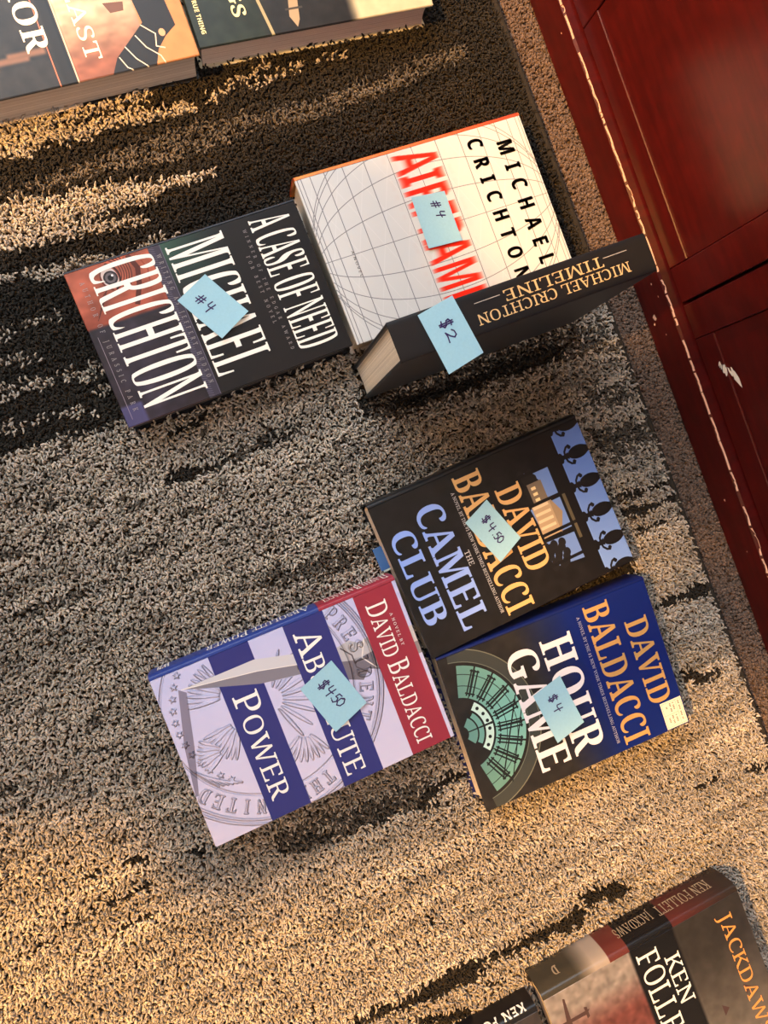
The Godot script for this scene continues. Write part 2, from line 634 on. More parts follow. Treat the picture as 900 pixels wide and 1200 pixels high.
func build_room() -> void:
	var wall := mat(rgb(214, 204, 190), 0.9)
	var carpet := mat(rgb(92, 74, 62), 1.0)
	var fl := room_box("floor", Vector3(-2.6, FLOOR_Y - 0.1, -1.9), Vector3(1.2, FLOOR_Y - 0.004, 2.4), carpet)
	room_box("ceiling", Vector3(-2.7, 2.45, -2.0), Vector3(1.3, 2.55, 2.5), mat(rgb(232, 228, 220), 0.9))
	room_box("wall_right", Vector3(1.2, FLOOR_Y - 0.1, -2.0), Vector3(1.3, 2.45, 2.5), wall)
	room_box("wall_left", Vector3(-2.7, FLOOR_Y - 0.1, -2.0), Vector3(-2.6, 2.45, 2.5), wall)
	# the two walls with windows, built round their openings: [name, window, n0, n1, y0, y1, s]
	var white := mat(rgb(235, 235, 232), 0.4)
	var glass := mat(Color(1, 1, 1, 0.05), 0.02)
	glass.transparency = BaseMaterial3D.TRANSPARENCY_ALPHA
	for t in [["wall_back", "window_1", -1.5, 0.8, 0.92, 2.32, -2.0], ["wall_front", "window_2", -1.25, 0.25, 0.9, 2.1, 2.4]]:
		var o := Node3D.new()
		o.name = t[0]
		o.set_meta("kind", "structure")
		add_child(o, true)
		o.rotation.y = ANG
		var lo := FLOOR_Y - 0.1
		for q in [[-2.6, lo, t[2], 2.45], [t[3], lo, 1.2, 2.45], [t[2], lo, t[3], t[4]], [t[2], t[5], t[3], 2.45]]:
			box_part("wall_panel", Vector3(q[0], q[1], t[6]), Vector3(q[2], q[3], t[6] + 0.1), 0.001, wall, o)
		var w := Node3D.new()
		w.name = t[1]
		w.set_meta("kind", "structure")
		add_child(w, true)
		w.rotation.y = ANG
		var m: float = (t[2] + t[3]) * 0.5
		for q in [[t[2], t[4], t[3], t[4] + 0.05], [t[2], t[5] - 0.05, t[3], t[5]], [t[2], t[4] + 0.05, t[2] + 0.05, t[5] - 0.05], [t[3] - 0.05, t[4] + 0.05, t[3], t[5] - 0.05], [m - 0.025, t[4] + 0.05, m + 0.025, t[5] - 0.05]]:
			box_part("frame", Vector3(q[0], q[1], t[6] + 0.03), Vector3(q[2], q[3], t[6] + 0.08), 0.004, white, w)
		for q in [[t[2] + 0.05, m - 0.025], [m + 0.025, t[3] - 0.05]]:
			box_part("pane", Vector3(q[0], t[4] + 0.05, t[6] + 0.052), Vector3(q[1], t[5] - 0.05, t[6] + 0.058), 0.0005, glass, w)
	# loops of the fitted carpet where it shows between rug and cabinet
	var pile := mat(Color(1, 1, 1), 1.0)
	pile.vertex_color_use_as_albedo = true
	for v in 2:
		var xf := []
		var cols := []
		for i in 13000:
			var n := rng.randf_range(0.452, 0.522)
			var s := rng.randf_range(-0.62, 0.66)
			var p := room_point(n, FLOOR_Y - 0.005, s)
			var sc := rng.randf_range(0.8, 1.2)
			xf.append(Transform3D(Basis(Vector3.UP, rng.randf() * TAU).scaled(Vector3(sc, sc * rng.randf_range(0.8, 1.1), sc)), p))
			var q := rng.randf_range(0.7, 1.25)
			cols.append(Color(0.155 * q, 0.100 * q, 0.072 * q))
		scatter("carpet_pile", tuft_mesh(70 + v, 0.00135, 0.0068, 0.0022), pile, xf, cols, fl)
	# fl carries its own transform: undo it for the scattered loops
	for c in fl.get_children():
		c.transform = fl.transform.affine_inverse()
	# ceiling lamp
	var lamp := Node3D.new()
	lamp.name = "ceiling_lamp"
	add_child(lamp, true)
	lamp.position = Vector3(-1.5, 2.45, 0.13)
	tag(lamp, "round white flush ceiling lamp with a warm glowing diffuser", "lamp")
	var st := begin()
	var rings := [[0.19, 0.0], [0.19, -0.03], [0.17, -0.04]]
	for i in 2:
		for kk in 32:
			var q := []
			for e in [[i, kk], [i + 1, kk], [i + 1, kk + 1], [i, kk + 1]]:
				var t: float = TAU * e[1] / 32.0
				q.append(Vector3(cos(t) * rings[e[0]][0], rings[e[0]][1], sin(t) * rings[e[0]][0]))
			face(st, q, [], Vector3(0, -0.02, 0))
	put_flat(st, "base", mat(rgb(235, 232, 226), 0.5), lamp)
	st = begin()
	for i in 5:
		for kk in 32:
			var q := []
			for e in [[i, kk], [i + 1, kk], [i + 1, kk + 1], [i, kk + 1]]:
				var t: float = TAU * e[1] / 32.0
				var f: float = PI * 0.5 * e[0] / 5.0
				q.append(Vector3(cos(t) * 0.168 * cos(f), -0.04 - 0.05 * sin(f), sin(t) * 0.168 * cos(f)))
			face(st, q, [], Vector3(0, -0.03, 0))
	var glow := mat(rgb(255, 240, 215), 0.6)
	glow.emission_enabled = true
	glow.emission = rgb(255, 205, 145)
	glow.emission_energy_multiplier = 2.0
	put_flat(st, "diffuser", glow, lamp)
	var bulb := AreaLight3D.new()
	bulb.area_size = Vector2(0.2, 0.2)
	bulb.area_range = 8.0
	bulb.area_attenuation = 2.0
	bulb.light_color = Color(1.0, 0.75, 0.40)
	bulb.light_energy = 22.5
	bulb.shadow_enabled = true
	lamp.add_child(bulb)
	bulb.position = Vector3(0, -0.1, 0)
	bulb.rotation.x = -PI / 2

func build_cabinet() -> void:
	var o := Node3D.new()
	o.name = "cabinet"
	add_child(o, true)
	o.position = room_point(0.5037, FLOOR_Y, 0)
	o.rotation.y = ANG
	tag(o, "dark red lacquered wooden cabinet with framed panel doors and a chipped plinth", "cabinet")
	var grain := FastNoiseLite.new()
	grain.seed = 21
	grain.frequency = 0.02
	grain.fractal_octaves = 5
	var img := Image.create(512, 512, false, Image.FORMAT_RGBA8)
	for j in 512:
		for i in 512:
			var g := grain.get_noise_2d(i * 0.35, j * 3.0) * 0.5 + grain.get_noise_2d(i * 1.0 + 700, j * 1.0) * 0.35
			img.set_pixel(i, j, tint(rgb(66, 13, 11), 1.0 + 0.35 * g))
	var red := texmat(img, 0.3)
	red.uv1_triplanar = true
	red.uv1_scale = Vector3(3, 3, 3)
	red.clearcoat_enabled = true
	red.clearcoat = 0.25
	red.clearcoat_roughness = 0.25
	box_part("plinth", Vector3(0, 0, -0.76), Vector3(0.42, 0.049, 1.0), 0.0022, red, o)
	box_part("carcass", Vector3(0.034, 0.049, -0.74), Vector3(0.42, 0.70, 0.98), 0.002, red, o)
	box_part("top_board", Vector3(-0.01, 0.70, -0.77), Vector3(0.43, 0.725, 1.01), 0.004, red, o)
	var z0 := [-0.7215, -0.3865, -0.0505, 0.2855, 0.6205]
	for i in 5:
		var a: float = z0[i]
		var b := a + 0.3325
		var d := Node3D.new()
		d.name = "door"
		o.add_child(d, true)
		box_part("stile", Vector3(0.0125, 0.051, a), Vector3(0.033, 0.695, a + 0.0365), 0.0008, red, d)
		box_part("stile", Vector3(0.0125, 0.051, b - 0.0365), Vector3(0.033, 0.695, b), 0.0008, red, d)
		box_part("bottom_rail", Vector3(0.0125, 0.051, a + 0.0372), Vector3(0.033, 0.0805, b - 0.0372), 0.0008, red, d)
		box_part("top_rail", Vector3(0.0125, 0.655, a + 0.0372), Vector3(0.033, 0.695, b - 0.0372), 0.0008, red, d)
		box_part("door_panel", Vector3(0.0145, 0.0805, a + 0.0372), Vector3(0.031, 0.655, b - 0.0372), 0.0004, red, d)
	# bare wood where the lacquer is chipped off the plinth edge, and flecks on its face
	var bare := mat(rgb(214, 168, 140), 0.8)
	var g := RandomNumberGenerator.new()
	g.seed = 77
	var st: SurfaceTool
	var z := -0.60
	while z < 0.30:
		st = begin()
		var ln := g.randf_range(0.004, 0.034)
		var w := g.randf_range(0.0004, 0.0013)
		if g.randf() < 0.10:
			w *= 2.0
		var zz := z
		var segs := 4
		for i in segs:
			var wa := w * g.randf_range(0.5, 1.2) * sin(PI * (i + 0.15) / (segs + 0.3))
			var wb := w * sin(PI * (i + 1.1) / (segs + 0.3))
			var za := zz + ln * i / segs
			var zb := zz + ln * (i + 1) / segs
			face(st, [Vector3(0.0006 - 0.0003, 0.0470 - wa, za), Vector3(0.0006 - 0.0003, 0.0470 - wb, zb), Vector3(0.0011 + wb, 0.0494, zb), Vector3(0.0011 + wa, 0.0494, za)], [], Vector3(0.02, 0.02, za))
		z += ln + (g.randf_range(0.0, 0.004) if g.randf() < 0.8 else g.randf_range(0.008, 0.02))
		put_flat(st, "worn_patch", bare, o)
	var flecks := [[-0.46, 0.030, 0.0016], [-0.40, 0.036, 0.0012], [-0.36, 0.034, 0.001], [-0.085, 0.032, 0.0016], [-0.07, 0.036, 0.0012], [-0.052, 0.018, 0.0042], [-0.045, 0.014, 0.0018], [-0.03, 0.027, 0.0012], [0.16, 0.024, 0.0016], [0.22, 0.03, 0.0012]]
	for f in flecks:
		st = begin()
		var p := []
		for i in 7:
			var t := TAU * i / 7.0
			p.append(Vector3(-0.0002, f[1] + sin(t) * f[2] * g.randf_range(0.4, 0.9), f[0] + cos(t) * f[2] * g.randf_range(0.6, 1.1)))
		face(st, p, [], Vector3(0.1, 0.02, f[0]))
		put_flat(st, "paint_chip", bare, o)
	# pale torn scuff across the second door's panel edge
	st = begin()
	var pale := mat(rgb(222, 214, 200), 0.9)
	for f in [[0.0122, 0.0775, 0.024, 0.006, 0.0022, -0.5], [0.0140, 0.0865, 0.0335, 0.011, 0.0032, 0.15], [0.0140, 0.0815, 0.028, 0.004, 0.0018, 0.2], [0.0122, 0.0735, 0.0185, 0.004, 0.0008, -0.7]]:
		for rep in 3:
			var p := []
			for i in 9:
				var t := TAU * i / 9.0
				var q := V(cos(t) * f[3] * g.randf_range(0.55, 1.1), sin(t) * f[4] * g.randf_range(0.5, 1.1)).rotated(f[5] + rep * 0.05)
				p.append(Vector3(f[0] + 0.0002 - rep * 0.0002, f[1] + q.y + rep * 0.001, f[2] + q.x + rep * 0.002))
			face(st, p, [], Vector3(0.1, f[1], f[2]))
	put_flat(st, "scuff", pale, o)

func build_rug() -> void:
	var o := Node3D.new()
	o.name = "area_rug"
	add_child(o, true)
	tag(o, "shaggy rug streaked in beige, taupe and dark brown under the books", "rug")
	var rt := Basis(Vector3.UP, ANG)
	var back := box_part("backing", Vector3(-1.2, FLOOR_Y - 0.002, -0.95), Vector3(0.4610, -0.0052, 1.1), 0.001, mat(rgb(58, 48, 38), 1.0), o)
	back.rotation.y = ANG
	# bound edge: a padded dark strip sewn round the rim
	var st := SurfaceTool.new()
	st.begin(Mesh.PRIMITIVE_TRIANGLES)
	st.set_smooth_group(0)
	var segs := 260
	var wob := FastNoiseLite.new()
	wob.seed = 5
	wob.frequency = 0.09
	for i in segs:
		for k in 10:
			var q := []
			for e in [[i, k], [i + 1, k], [i + 1, k + 1], [i, k + 1]]:
				var s: float = lerpf(-0.95, 1.1, e[0] / float(segs))
				var t: float = TAU * e[1] / 10.0
				var j := wob.get_noise_2d(s * 300.0, e[1] * 2.0) * 0.0006
				q.append(rt * Vector3(0.4600 + cos(t) * (0.0042 + j), -0.0055 + sin(t) * (0.0050 + j), s))
			for kk in [0, 1, 2, 0, 2, 3]:
				st.add_vertex(q[kk])
	st.generate_normals()
	put(st, "edge_binding", mat(rgb(44, 38, 31), 1.0), o)
	# yarn ends
	var pile := mat(Color(1, 1, 1), 1.0)
	pile.vertex_color_use_as_albedo = true
	var shapes := [tuft_mesh(1, 0.00108, 0.0082, 0.0034), tuft_mesh(2, 0.00100, 0.0078, 0.0044), tuft_mesh(3, 0.00115, 0.0074, 0.0026), tuft_mesh(4, 0.00095, 0.0082, 0.0052)]
	var xf := [[], [], [], []]
	var cols := [[], [], [], []]
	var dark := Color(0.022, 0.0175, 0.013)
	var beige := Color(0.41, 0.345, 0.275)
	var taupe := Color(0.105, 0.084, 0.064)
	var step := 0.0024
	var c := cos(ANG)
	var sn := sin(ANG)
	var n := -0.40
	while n < 0.4575:
		var s := -0.60
		while s < 0.66:
			var nn := n + rng.randf_range(-0.5, 0.5) * step
			var ss := s + rng.randf_range(-0.5, 0.5) * step
			s += step
			var x := nn * c + ss * sn
			var z := -nn * sn + ss * c
			if x < -0.30 or x > 0.66 or z < -0.64 or z > 0.60:
				continue
			if covered(x, z):
				continue
			var roll := rng.randf()
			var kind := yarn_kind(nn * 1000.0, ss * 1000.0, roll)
			var tn := 1.0 + 0.45 * tone.get_noise_2d(nn * 350.0, ss * 4200.0) + 0.35 * tone.get_noise_2d(nn * 700.0 + 900.0, ss * 9000.0)
			var k := rng.randf_range(0.72, 1.18) * tn
			var col := beige
			var hs := 1.0
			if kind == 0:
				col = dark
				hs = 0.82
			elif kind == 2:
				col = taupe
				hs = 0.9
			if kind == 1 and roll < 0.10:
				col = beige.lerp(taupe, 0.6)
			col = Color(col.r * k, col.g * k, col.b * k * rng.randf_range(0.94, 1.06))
			var v := rng.randi() % 4
			var b := Basis(Vector3.UP, ANG + (PI if rng.randf() < 0.35 else 0.0) + rng.randfn(0.0, 0.75))
			b = Basis(Vector3(1, 0, 0), rng.randf_range(-0.25, 0.25)) * b
			var sc := rng.randf_range(0.85, 1.2)
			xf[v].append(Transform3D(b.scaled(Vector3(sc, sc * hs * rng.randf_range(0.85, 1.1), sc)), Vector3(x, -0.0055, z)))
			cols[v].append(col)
		n += step
	for v in 4:
		scatter("pile", shapes[v], pile, xf[v], cols[v], o)

# footprints pressed into the pile: [x, z, angle, length, width]
const FEET := [[-0.1446, -0.2299, 0.3969, 0.2206, 0.1463], [0.0584, -0.3301, 0.3772, 0.2406, 0.163], [0.1285, -0.0225, 0.4146, 0.2327, 0.1569],
	[0.1955, 0.1214, 0.3311, 0.2321, 0.1556], [-0.0681, 0.131, 0.3724, 0.24, 0.1615], [0.300, 0.4505, 0.377, 0.230, 0.155],
	[0.080, 0.551, 0.3665, 0.235, 0.155], [-0.3101, -0.5094, 0.356, 0.24, 0.163], [-0.0794, -0.6016, 0.3194, 0.237, 0.16], [0.12, -0.1661, 0.3825, 0.2413, 0.034]]

func covered(x: float, z: float) -> bool:
	for f in FEET:
		var dx: float = x - f[0]
		var dz: float = z - f[1]
		var u: float = dx * cos(f[2]) - dz * sin(f[2])
		var v: float = dx * sin(f[2]) + dz * cos(f[2])
		if u > 0.001 and u < f[3] - 0.001 and v > -0.002 and v < f[4] - 0.001:
			return true
	return false

func place(i: int, top: float, extra := {}) -> Dictionary:
	var f = FEET[i]
	var d := {"x": f[0], "z": f[1], "a": f[2], "L": f[3], "W": f[4], "y": -0.0045, "T": top + 0.0045}
	d.merge(extra)
	return d

func build_books() -> void:
	art_case()
	art_airframe()
	art_timeline()
	art_camel()
	art_hour()
	art_absolute()
	art_top_pair()
	art_bottom_pair()

func art_case() -> void:
	var sp := speckle(0.35, 4)
	var face_c := rgb(156, 82, 62)
	var plum := rgb(52, 45, 56)
	print_begin(146.3, 220.6, func(x: float, y: float) -> Color:
		var col := rgb(23, 21, 23)
		if y < 78.0:
			col = mixc(face_c, rgb(120, 52, 40), (x - 30.0) / 40.0) if x < 54.0 else plum
			if x < 54.0:
				col = tint(col, sp.call(x, y * 0.6))
			else:
				col = tint(mixc(plum, rgb(34, 28, 32), absf(y - 30.0) / 50.0), sp.call(x, y))
				if x > 128.0 and y < 20.0:
					col = rgb(70, 66, 100)
		elif y < 150.0 and x < 60.0:
			col = mixc(rgb(48, 76, 64), rgb(23, 21, 23), maxf((y - 90.0) / 60.0, (x - 8.0) / 50.0))
		return col)
	# the looking eye
	for i in 5:
		arc(12, 34, 13.0 + i * 2.2, 20 + i * 6, 150 - i * 8, 1.0, rgb(96 - i * 4, 44, 34))
	ell(15, 36, 10.5, 7.0, rgb(196, 178, 170), 0.15)
	ell(15.5, 36.5, 6.4, 6.4, rgb(40, 34, 36))
	ell(15.5, 36.5, 4.8, 4.8, rgb(96, 88, 90))
	ell(15.5, 36.5, 2.6, 2.6, rgb(18, 16, 18))
	ell(13.8, 38.6, 1.0, 1.0, rgb(236, 228, 222))
	arc(15, 31, 13.5, 30, 158, 1.7, rgb(56, 26, 22))
	arc(15, 41, 13.0, 205, 335, 1.1, rgb(84, 40, 32))
	path([V(2, 58), V(14, 62), V(28, 58), V(44, 50)], 4.5, rgb(82, 38, 30))
	path([V(4, 66), V(18, 70), V(36, 66)], 1.2, rgb(140, 64, 46))
	for i in 9:
		path([V(24 + i * 1.5, 30 - i), V(29 + i * 2.4, 24 - i * 1.5)], 0.5, rgb(78, 36, 28))
	# woven strip between the two pictures
	rect(0, 76.5, 146.3, 87.5, rgb(58, 53, 66))
	for i in 72:
		path([V(i * 2.05, 77.0), V(i * 2.05 + 1.4, 81.5)], 0.5, rgb(96, 90, 106))
	rect(0, 87.2, 146.3, 87.8, rgb(96, 90, 106))
	path([V(62, 6), V(140, 6)], 0.4, rgb(150, 140, 150))
	var d := place(0, 0.030, {"front": texmat(im, 0.3), "back": mat(rgb(28, 26, 29), 0.35), "spine": mat(rgb(34, 31, 36), 0.35), "bulge": 0.003, "pages": page_material(19, rgb(64, 57, 53))})
	var o := book("hardback_book", d)
	tag(o, "black hardback with a painted eye and tall white letters reading A CASE OF NEED", "book", "hardback novels on the rug")
	var w := mat(rgb(240, 232, 218), 0.5)
	var g := mat(rgb(150, 142, 140), 0.5)
	cover_line(o, "A CASE OF NEED", serif_bold, 5.5, 134.5, 171.5, 39.5, w, 0.4)
	cover_line(o, spaced("WINNER OF THE EDGAR AWARD"), serif, 11.6, 130, 163.8, 3.2, g)
	cover_line(o, spaced("FOR BEST NOVEL"), serif, 35.7, 101.7, 157.5, 3.4, g)
	cover_line(o, "MICHAEL", serif_bold, 5.5, 131, 91.2, 54.0, w, 0.33)
	cover_line(o, "CRICHTON", serif_bold, 3.0, 137, 19.5, 59.0, w, 0.3)
	cover_line(o, spaced("AUTHOR OF JURASSIC PARK"), serif, 11.6, 134, 9.6, 4.4, g)
	cover_line(o, spaced("WRITING AS JEFFERY HUDSON"), serif, 8.8, 133.5, 81.6, 4.0, g)

func art_airframe() -> void:
	print_begin(163, 240.6, func(x: float, y: float) -> Color: return rgb(206, 204, 199), 6.0)
	var faint := rgb(222, 218, 214)
	for i in range(-6, 12):
		path([V(0, i * 26.0), V(163, i * 26.0 + 70)], 0.25, faint)
		path([V(0, i * 26.0 + 70), V(163, i * 26.0)], 0.25, faint)
	var gl := rgb(128, 126, 128)
	for i in range(-7, 8):
		var y := 120.3 + 118.0 * sin(deg_to_rad(12.6 * i))
		path([V(0, y), V(163, y)], 0.75, gl)
	for j in range(-5, 6):
		var pts := []
		for i in 61:
			var y := 0.3 + 240.0 * i / 60.0
			var q := (y - 120.3) / 126.0
			pts.append(V(81.5 + 112.0 * sin(deg_to_rad(17.0 * j)) * sqrt(maxf(1.0 - q * q, 0.0)), y))
		path(pts, 0.75, gl)
	# the speeding title: print with soft ragged ends
	var keep := im
	var soft := Image.create(im.get_width(), im.get_height(), false, Image.FORMAT_RGBA8)
	soft.fill(Color(0.93, 0.16, 0.08, 0.0))
	im = soft
	print_text(set_text([["AIRFRAME", 1.0]], sans_bold, 4.0, 160.0, 99.0, 42.5), Color(0.93, 0.16, 0.08, 1.0))
	im.resize(im.get_width(), 52, Image.INTERPOLATE_LANCZOS)
	im.resize(keep.get_width(), keep.get_height(), Image.INTERPOLATE_CUBIC)
	keep.blend_rect(im, Rect2i(0, 0, im.get_width(), im.get_height()), Vector2i.ZERO)
	im = keep
	var front := texmat(im, 0.28)
	var sw := Image.create(64, 16, false, Image.FORMAT_RGBA8)
	for i in 64:
		for j in 16:
			sw.set_pixel(i, j, mixc(rgb(222, 140, 70), rgb(214, 66, 44), i / 63.0))
	var d := place(1, 0.038, {"front": front, "back": mat(rgb(226, 218, 206), 0.35), "spine": texmat(sw, 0.35), "bulge": 0.005})
	var o := book("hardback_book", d)
	tag(o, "white hardback with a grey globe grid and streaked red AIRFRAME title", "book", "hardback novels on the rug")
	var k := mat(rgb(24, 20, 20), 0.4)
	for off in [-0.4, 0.4]:
		cover_line(o, "M  I  C  H  A  E  L", sans_bold, 20.0 + off, 147.0 + off, 206.3 + off * 0.5, 16.4, k)
		cover_line(o, "C  R  I  C  H  T  O  N", sans_bold, 10.3 + off, 154.0 + off, 176.5 + off * 0.5, 15.7, k)
	cover_line(o, "A  N O V E L", sans, 77.9, 103.5, 26.8, 2.6, k)

func art_timeline() -> void:
	var black := mat(rgb(24, 23, 25), 0.38)
	var f = FEET[9]
	var d := {"x": f[0], "z": f[1], "a": 0.0, "L": f[3], "W": 0.1615, "y": 0.1575, "T": f[4], "front": mat(rgb(46, 45, 45), 0.45), "back": black, "spine": black, "bulge": 0.003, "boxy": 0.35, "pages": page_material(9, rgb(222, 214, 196))}
	var o := book("hardback_book", d)
	# stands on its fore-edge with the spine up
	var u := Vector3(cos(f[2]), 0, -sin(f[2]))
	var v := Vector3(sin(f[2]), 0, cos(f[2]))
	o.transform = Transform3D(Basis(u, v, Vector3(0, -1, 0)), Vector3(f[0], 0.1575, f[1]))
	tag(o, "thick black hardback standing on its fore-edge with gold TIMELINE on the spine", "book", "hardback novels on the rug")
	var gold := mat(rgb(232, 196, 140), 0.3, 0.35)
	var line := mat(rgb(170, 160, 150), 0.4)
	var lift := -0.0034
	var at := func(x: float, yy: float) -> Vector3: return Vector3(f[3] - x * 0.001, yy * 0.001, lift)
	lettering(set_text([["TIMELINE", 1.0]], serif, 46, 140, 7.0, 9.2), at, gold, o, "spine_lettering")
	lettering(set_text([["MICHAEL CRICHTON", 1.0]], serif, 23.5, 169, 18.6, 8.8), at, gold, o, "spine_lettering")
	for q in [[21.5, 45.0], [143.5, 167.0]]:
		var st := begin()
		face(st, [at.call(q[0], 9.0), at.call(q[1], 9.0), at.call(q[1], 9.6), at.call(q[0], 9.6)], [], Vector3(0.1, 0.02, 0.1))
		put_flat(st, "spine_rule", line, o)

func art_camel() -> void:
	var sp := speckle(0.25, 11)
	print_begin(156.9, 232.7, func(x: float, y: float) -> Color:
		var col := rgb(28, 26, 26)
		if y > 197.0:
			col = mixc(rgb(92, 116, 176), rgb(120, 148, 200), x / 150.0)
		else:
			col = tint(col, sp.call(x, y))
		return col)
	var iron := rgb(27, 25, 25)
	var blue := rgb(108, 134, 188)
	# the house behind the railing
	poly([V(30, 158), V(62, 160), V(62, 190), V(34, 190)], blue)
	poly([V(66, 150), V(98, 154), V(98, 188), V(66, 190)], blue)
	poly([V(102, 150), V(128, 150), V(132, 186), V(104, 188)], blue)
	for i in 26:
		ell(30 + (i * 7) % 40, 154 + (i * 11) % 14, 4.0, 3.2, rgb(34, 32, 31))
	for i in 18:
		ell(104 + (i * 5) % 26, 148 + (i * 7) % 22, 4.5, 4.0, rgb(33, 31, 31))
	rect(42, 156, 64, 172, rgb(120, 104, 86))
	rect(62, 152, 98, 172, rgb(176, 148, 114))
	poly([V(60, 172), V(80, 181), V(100, 172)], rgb(150, 126, 98))
	for i in 5:
		rect(65 + i * 7.2, 153, 68 + i * 7.2, 170, rgb(214, 188, 150))
	for i in 3:
		rect(46 + i * 6, 159, 49 + i * 6, 164, rgb(230, 204, 150))
	rect(0, 184, 156.9, 200, iron)
	rect(62, 187, 112, 190.5, rgb(92, 82, 62))
	for x in [2.0, 32.0, 63.0, 95.0, 126.0, 156.0]:
		rect(x - 1.6, 146, x + 1.6, 200, iron)
		poly([V(x - 3, 200), V(x + 3, 200), V(x + 2, 206), V(x + 3.6, 210), V(x - 3.6, 210), V(x - 2, 206)], iron)
		ell(x, 221, 6.6, 11.5, iron)
		poly([V(x - 5, 228), V(x, 239), V(x + 5, 228)], iron)
		ell(x, 201, 5.5, 3.0, iron)
		for sgn in [-1.0, 1.0]:
			path([V(x, 206), V(x + sgn * 5, 207), V(x + sgn * 8.5, 210), V(x + sgn * 9.5, 213), V(x + sgn * 7.6, 214.5)], 2.2, iron)
			ell(x + sgn * 7.6, 213.4, 1.9, 1.9, iron)
	var d := place(2, 0.036, {"front": texmat(im, 0.3), "back": mat(rgb(30, 30, 33), 0.35), "spine": mat(rgb(33, 32, 33), 0.35), "bulge": 0.005})
	d.z -= 0.001
	var o := book("hardback_book", d)
	tag(o, "black hardback with blue sky, iron fence finials and blue letters reading THE CAMEL CLUB", "book", "hardback novels on the rug")
	var bl := mat(rgb(140, 164, 224), 0.4)
	var gold := mat(rgb(208, 162, 104), 0.35)
	var pale := mat(rgb(190, 186, 186), 0.5)
	cover_line(o, "CAMEL", serif_bold, 20, 146, 39.5, 29.0, bl)
	cover_line(o, "CLUB", serif_bold, 32.5, 127, 7.5, 24.5, bl)
	cover_line(o, "THE", serif, 75.5, 90.5, 70.4, 5.4, pale)
	cover_line(o, "BALDACCI", serif_bold, 6.0, 151.5, 87.2, 29.5, gold)
	cover_line(o, "DAVID", serif_bold, 34.0, 122.0, 122.8, 26.5, gold)
	cover_line(o, "A NOVEL BY THE #1 NEW YORK TIMES BESTSELLING AUTHOR", serif, 18.5, 146, 81.0, 3.4, pale)
	# blue and pale corner of the jacket flap sticking out under the foot
	box_part("jacket_flap", Vector3(-0.006, 0.0082, 0.040), Vector3(0.01, 0.0088, 0.0635), 0.0001, mat(rgb(70, 112, 168), 0.4), o)
	box_part("jacket_flap", Vector3(-0.004, 0.0082, 0.0637), Vector3(0.01, 0.0088, 0.0655), 0.0001, mat(rgb(200, 214, 204), 0.4), o)

